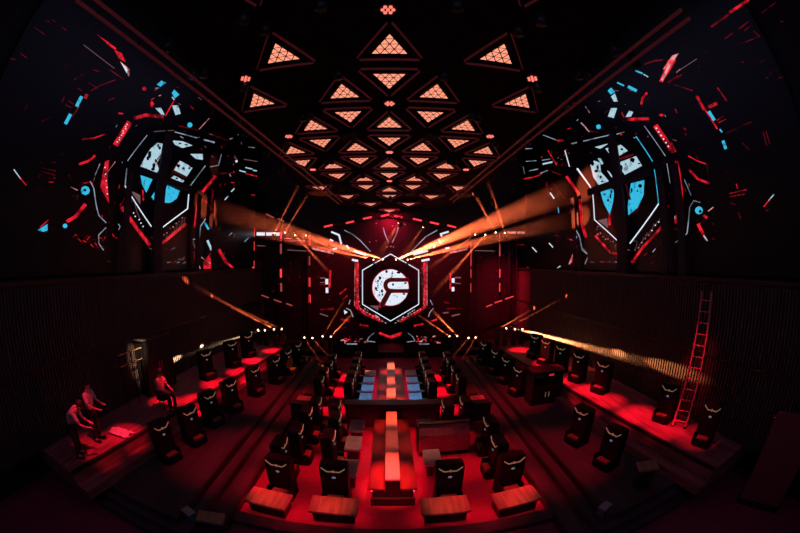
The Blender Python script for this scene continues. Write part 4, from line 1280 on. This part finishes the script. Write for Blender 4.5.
sit.update(pelvis=(0, -.02, .52), waist=(0, -.03, .68), chest=(0, .02, .92), neck=(0, .05, 1.08), chin=(0, .09, 1.15), crown=(0, .11, 1.27), sh_l=(-.19, .02, .98), el_l=(-.25, .1, .74), wr_l=(-.14, .32, .70), ha_l=(-.1, .39, .69),
           sh_r=(.19, .02, .98), el_r=(.25, .1, .74), wr_r=(.14, .32, .68), ha_r=(.1, .39, .66), hip_l=(-.1, .02, .5), kn_l=(-.13, .42, .5), an_l=(-.13, .40, .09), to_l=(-.14, .54, .05), hip_r=(.1, .02, .5), kn_r=(.13, .42, .5), an_r=(.13, .40, .09), to_r=(.14, .54, .05))
q = at(100, 440, z=1.0)
person('person in a pale shirt standing at the far left, seen behind another', (q.x, q.y, 1.0), R(-70), stand, 'shirt')
q = at(82, 456, z=1.0)
person('person in a pale shirt bending forward at the far left of the terrace', (q.x, q.y, 1.0), R(-50), bend, 'shirt')
q = at(165, 408, z=1.0)
person('person in a patterned shirt seated on the left terrace', (q.x, q.y, 1.0), R(-90), sit, 'check')
t = thing('stool', 'dark round stool under the person in a patterned shirt', 'stool', (q.x - .0, q.y, 1.0))
bm = B(); tube(bm, [(0, 0, .33), (0, 0, .38)], .2, 20)
obj('seat', bm, 'black', t)
for k in range(4):
    a = PI / 4 + k * PI / 2
    bm = B(); tube(bm, [(.12 * math.cos(a), .12 * math.sin(a), .33), (.18 * math.cos(a), .18 * math.sin(a), 0)], .015)
    obj('leg', bm, 'metal', t)
# counter with cloth beside the people
q = at(120, 434, z=1.02)
bm = B()
n = 8
vs = [[bm.verts.new((q.x + (i / n - .5) * .75 + .05 * math.sin(j), q.y + (j / n - .5) * .42 + .1 * (i / n), 1.035 + .05 * abs(math.sin(i * 1.3 + j * .8)))) for j in range(n + 1)] for i in range(n + 1)]
for i in range(n):
    for j in range(n):
        bm.faces.new((vs[i][j], vs[i + 1][j], vs[i + 1][j + 1], vs[i][j + 1]))
c = obj('cloth', bm, 'cloth')
c.modifiers.new('Solid', 'SOLIDIFY').thickness = .012
tag(c, 'crumpled white cloth glowing red on the left terrace by the people', 'cloth')

# ------------------------------------------------------------------ lights of the room and added fill
RED = (1, .008, .045)


def spot(x, y, z, tx, ty, tz, size, e, col=RED, blend=.6, rad=.05):
    ld = bpy.data.lights.new('wash', 'SPOT')
    ld.energy = e
    ld.color = col
    ld.spot_size = R(size)
    ld.spot_blend = blend
    ld.shadow_soft_size = rad
    o = bpy.data.objects.new('wash', ld)
    C.objects.link(o)
    o.location = (x, y, z)
    o.rotation_euler = (Vector((tx, ty, tz)) - Vector((x, y, z))).to_track_quat('-Z', 'Y').to_euler()


def area(x, y, z, sx, sy, e, col, rot=(0, 0, 0)):
    ld = bpy.data.lights.new('house', 'AREA')
    ld.shape = 'RECTANGLE'
    ld.size, ld.size_y = sx, sy
    ld.energy = e
    ld.color = col
    o = bpy.data.objects.new('house', ld)
    C.objects.link(o)
    o.location = (x, y, z)
    o.rotation_euler = rot


# par cans that hang from the rails and wash the floor red, with added fill cans among them
can_no = 0
def par(x, y, z, tx, ty, tz, size, e, label, col=RED, blend=.6):
    src, tgt = Vector((x, y, z)), Vector((tx, ty, tz))
    d = (tgt - src).normalized()
    t = thing('par_can', label, 'stage light', src, 0, 'ceiling par cans')
    bm = B(); tube(bm, [-d * .25, d * .02], .09, 12, .10)
    obj('can', bm, 'metal', t, True)
    bm = B(); tube(bm, [Vector((0, 0, .05)) - d * .12, Vector((0, 0, max(.3, lat(y) - z)))], .012, 6)
    obj('hanger', bm, 'metal', t)
    spot(*(src + d * .04), tx, ty, tz, size, e, col, blend, .04)


for s, side in ((-1, 'left'), (1, 'right')):
    for k, (x, y, tx, ty, sz, e, c) in enumerate(((2.17, 4.3, 2.0, 5.65, 17, 1500, (1, .02, .05)), (2.07, 7.75, 2.05, 7.4, 11, 3600, RED), (2.27, 7.85, 2.0, 9.2, 10, 4200, RED), (2.07, 11.2, 2.1, 11.4, 9, 9500, RED), (2.27, 11.3, 2.05, 13.2, 9, 15000, RED), (2.17, 14.65, 2.0, 15.0, 9, 16000, RED))):
        par(s * x, y, lat(y) - .3, s * tx, ty, 0, sz, e, 'small red par can over the %s aisle, %s from the camera' % (side, ORD[k]), c, 1)
    for k, (y, tx, ty, sz, e) in enumerate(((6.03, 3.1, 6.2, 12, 3000), (9.4, 3.75, 8.2, 12, 2500))):
        par(s * 3.25, y, lat(y) - .3, s * tx, ty, 0, sz, e, 'small red par can over the outer %s edge of the pit, %s from the camera' % (side, ORD[k]), RED, 1)
TP = {'left': ((96, 446, 10, 2600), (126, 434, 8, 4200), (165, 402, 7, 7000), (196, 401, 9, 6500), (217, 384, 9, 7000), (240, 372, 8, 8500), (254, 361, 8, 9500), (273, 351, 8, 9500)),
      'right': ((696, 437, 9, 2600), (665, 428, 9, 5500), (636, 415, 10, 7000), (607, 401, 9, 6000), (588, 391, 9, 9000), (566, 381, 8, 6000), (545, 364, 8, 8500), (520, 350, 8, 8500))}
for side, l in TP.items():
    for k, (x, y, sz, e) in enumerate(l):
        q = at(x, y, z=1.0)
        yy = max(3.2, q.y - .6)
        par(math.copysign(4.05, q.x), yy, lat(yy) - .45, q.x, q.y, 1.0, sz + 2, e * 1.2, 'small red par can aimed at the %s terrace, %s from the camera' % (side, ORD[k]), RED, 1)
AMB = (1, .12, .05)
for k, (x, y, ty, sz, e) in enumerate(((1.083, 6.03, 6.5, 11, 5600), (-1.083, 6.03, 7.9, 9, 1500), (1.083, 9.48, 9.2, 9, 4600), (-1.083, 9.48, 11.3, 8, 8000), (1.083, 12.93, 12.6, 8, 4000), (-1.083, 12.93, 14.5, 8, 11000))):
    par(x, y, lat(y) - .3, 0, ty, .8, sz, e, 'small amber par can aimed at the centre table, %s from the camera' % ORD[k], AMB, 1)
for s, side in ((-1, 'left'), (1, 'right')):
    for k, ty in enumerate((11.7, 12.7, 13.7)):
        par(s * (1.1 + .12 * k), 9.2 + .1 * k, lat(9.2) - .3, s * .96, ty, .45, 6, (4500, 4800, 2500)[k], 'added blue fill can %s of the centre line, %s from the camera' % (side, ORD[k]), (.05, .42, .85), .8)  # added blue light in place of screen reflections on the table tops
par(-1.083, 3.2, lat(3.2) - .3, 0, 6.5, .4, 10, 9000, 'added red fill can aimed at the near end of the centre table', RED, 1)  # added fill that brightens the near bench tops
par(-4.2, 6.2, 9.0, -8.2, 8.0, 2.75, 7, 9000, 'added warm fill can aimed at the left guard rail', WM, 1)  # unseen can added to gild the rail and ribs
for k, (x, y) in enumerate(((-2.72, 5.43), (-1.24, 5.48), (1.12, 5.48), (2.72, 5.42))):
    par(x * .9, 3.9, lat(3.9) - .3, x, y, .38, 7, 1500, 'added amber fill can aimed at a front row table, %s from the left' % ORD[k], (1, .17, .08), 1)  # added amber light imitates the reflections on these tops
for s, side in ((-1, 'left'), (1, 'right')):
    for k, (y, ty, e) in enumerate(((5.2, 6.6, 2000), (9.0, 11.0, 3000))):
        par(s * 3.9, y, lat(y) - .3, s * 4.5, ty, .4, 24, e, 'added red fill can aimed at the %s steps, %s from the camera' % (side, ORD[k]), RED, 1)  # broad dim fill added to lift the dark steps
par(4.2, 3.6, 8.9, 8.2, 5.5, 2.9, 13, 1500, 'added red fill can aimed at the red ladder', RED, 1)  # added to brighten the upper part of the ladder
for s, side in ((-1, 'left'), (1, 'right')):
    par(s * 1.083, 9.3, lat(9.3) - .3, s * 1.05, 8.1, .45, 13, 1600, 'added amber fill can aimed at the near %s grey tables' % side, (1, .25, .14), 1)  # added to warm the slabs that the red washes miss
# broad dim shafts that fall from the arch
lamp(yl(399, 221.8, 20.45), yl(379, 256, 20.4), 7, 2500, 'moving lamp hanging from the arch just right of its middle', 'dim orange haze shaft falling from the middle of the arch', OR, mount=1, support='truss', cut=1.15)
lamp(yl(424, 226.2, 20.45), yl(402, 257, 20.4), 7, 1500, 'moving lamp hanging from the right part of the arch', 'dim orange haze shaft falling from the right part of the arch', OR, mount=1, support='truss', cut=1.15)
# trusses that carry the tubes and lamps
bm = B()
pts = [at(x, y, Y=20.47) for x, y in ((262, 212), (284, 221), (303, 228), (328, 226), (350, 222.5), (367, 218), (385, 215), (398, 216.5), (417, 220), (434, 223), (452, 226.5), (480, 229), (520, 222))]
tube(bm, pts, .035, 8)
t = obj('arch_truss', bm, 'metal')
tag(t, 'dark curved pipe above the stage that carries the arch of red LED tubes', 'truss')
for px, w in ((266, 'left'), (516, 'right')):
    q = at(px, 218, Y=20.52)
    bm = B(); tube(bm, [(0, 0, 0), (0, 0, q.z - .32)], .04, 8)
    o = obj('arch_post', bm, 'metal'); o.location = (q.x, q.y, .32)
    tag(o, 'dark upright post under the %s end of the stage arch' % w, 'post', 'posts of the stage arch')
for side, xs in (('left', (270, 309)), ('right', (472, 509))):
    a, b = at(xs[0], 239.5, Y=20.45), at(xs[1], 239.5, Y=20.45)
    t = thing('lamp_stand', 'dark crossbar on two posts carrying four lamps high on the stage %s' % side, 'stand', (a.x, a.y, .32), 0, 'lamp stands of the stage')
    o = Vector(t.location)
    bm = B(); bar(bm, a - o, b - o, .12, .06)
    obj('bar', bm, 'metal', t)
    for q in (a, b):
        bm = B(); tube(bm, [(q.x - o.x, 0, 0), (q.x - o.x, 0, q.z - o.z - .02)], .03)
        obj('post', bm, 'metal', t)
    a, b = (at(259, 293, Y=20.26), at(294, 307, Y=20.26)) if side == 'left' else (at(484, 308, Y=20.26), at(516, 295, Y=20.26))
    t = thing('tube_stand', 'dark sloping bar on posts behind the slanting LED tubes, stage %s' % side, 'stand', (a.x, a.y, .32), 0, 'sloping tube stands')
    o = Vector(t.location)
    bm = B(); bar(bm, a - o, b - o, .06, .05)
    obj('bar', bm, 'metal', t)
    for q in (a, b):
        bm = B(); tube(bm, [(q.x - o.x, .03, 0), (q.x - o.x, .03, q.z - o.z)], .02)
        obj('post', bm, 'metal', t)
# added fill cans that tint the LED wall red in place of glowing haze
for x, y, z, tx, ty, tz, sz, e in ((5.5, 17.0, 8.6, 7.0, 20.0, 4.6, 44, 7000), (1.5, 17.0, 8.6, 3.2, 20.0, 5.5, 60, 3500), (-2.0, 17.0, 8.6, -3.5, 20.0, 5.0, 60, 2200), (0, 17.0, 8.7, 0, 20.0, 7.2, 70, 1100)):
    par(x, y, z, tx, ty, tz, sz, e, 'added red fill can before the stage, aimed %s' % {5.5: 'at its right wall', 1.5: 'just right of the hexagon', -2.0: 'at its left part', 0: 'above the hexagon'}[x], RED, 1)
area(0, 9, 15.6, 12, 14, 110, (.6, .5, 1))  # unseen bluish fill added under the high ceiling to lift the blacks
area(0, -1.2, 8.0, 12, 3, 40, (.6, .5, 1), (R(75), 0, 0))  # second unseen fill, added behind the camera for the lower room
w = bpy.data.worlds.new('world')
bpy.context.scene.world = w
w.use_nodes = True
w.node_tree.nodes['Background'].inputs[0].default_value = (.006, .0045, .008, 1)

sc = bpy.context.scene
sc.view_settings.view_transform = 'Standard'
sc.view_settings.look = 'None'
sc.view_settings.exposure = 0
sc.view_settings.gamma = 1
sc.cycles.use_denoising = True
sc.cycles.max_bounces = 5
sc.cycles.diffuse_bounces = 2
sc.cycles.volume_bounces = 0
sc.cycles.sample_clamp_indirect = 3

for o in sc.objects:
    if 'label' in o and len(o['label'].replace('-', ' ').split()) > 16:
        print('LONG', o.name, o['label'])
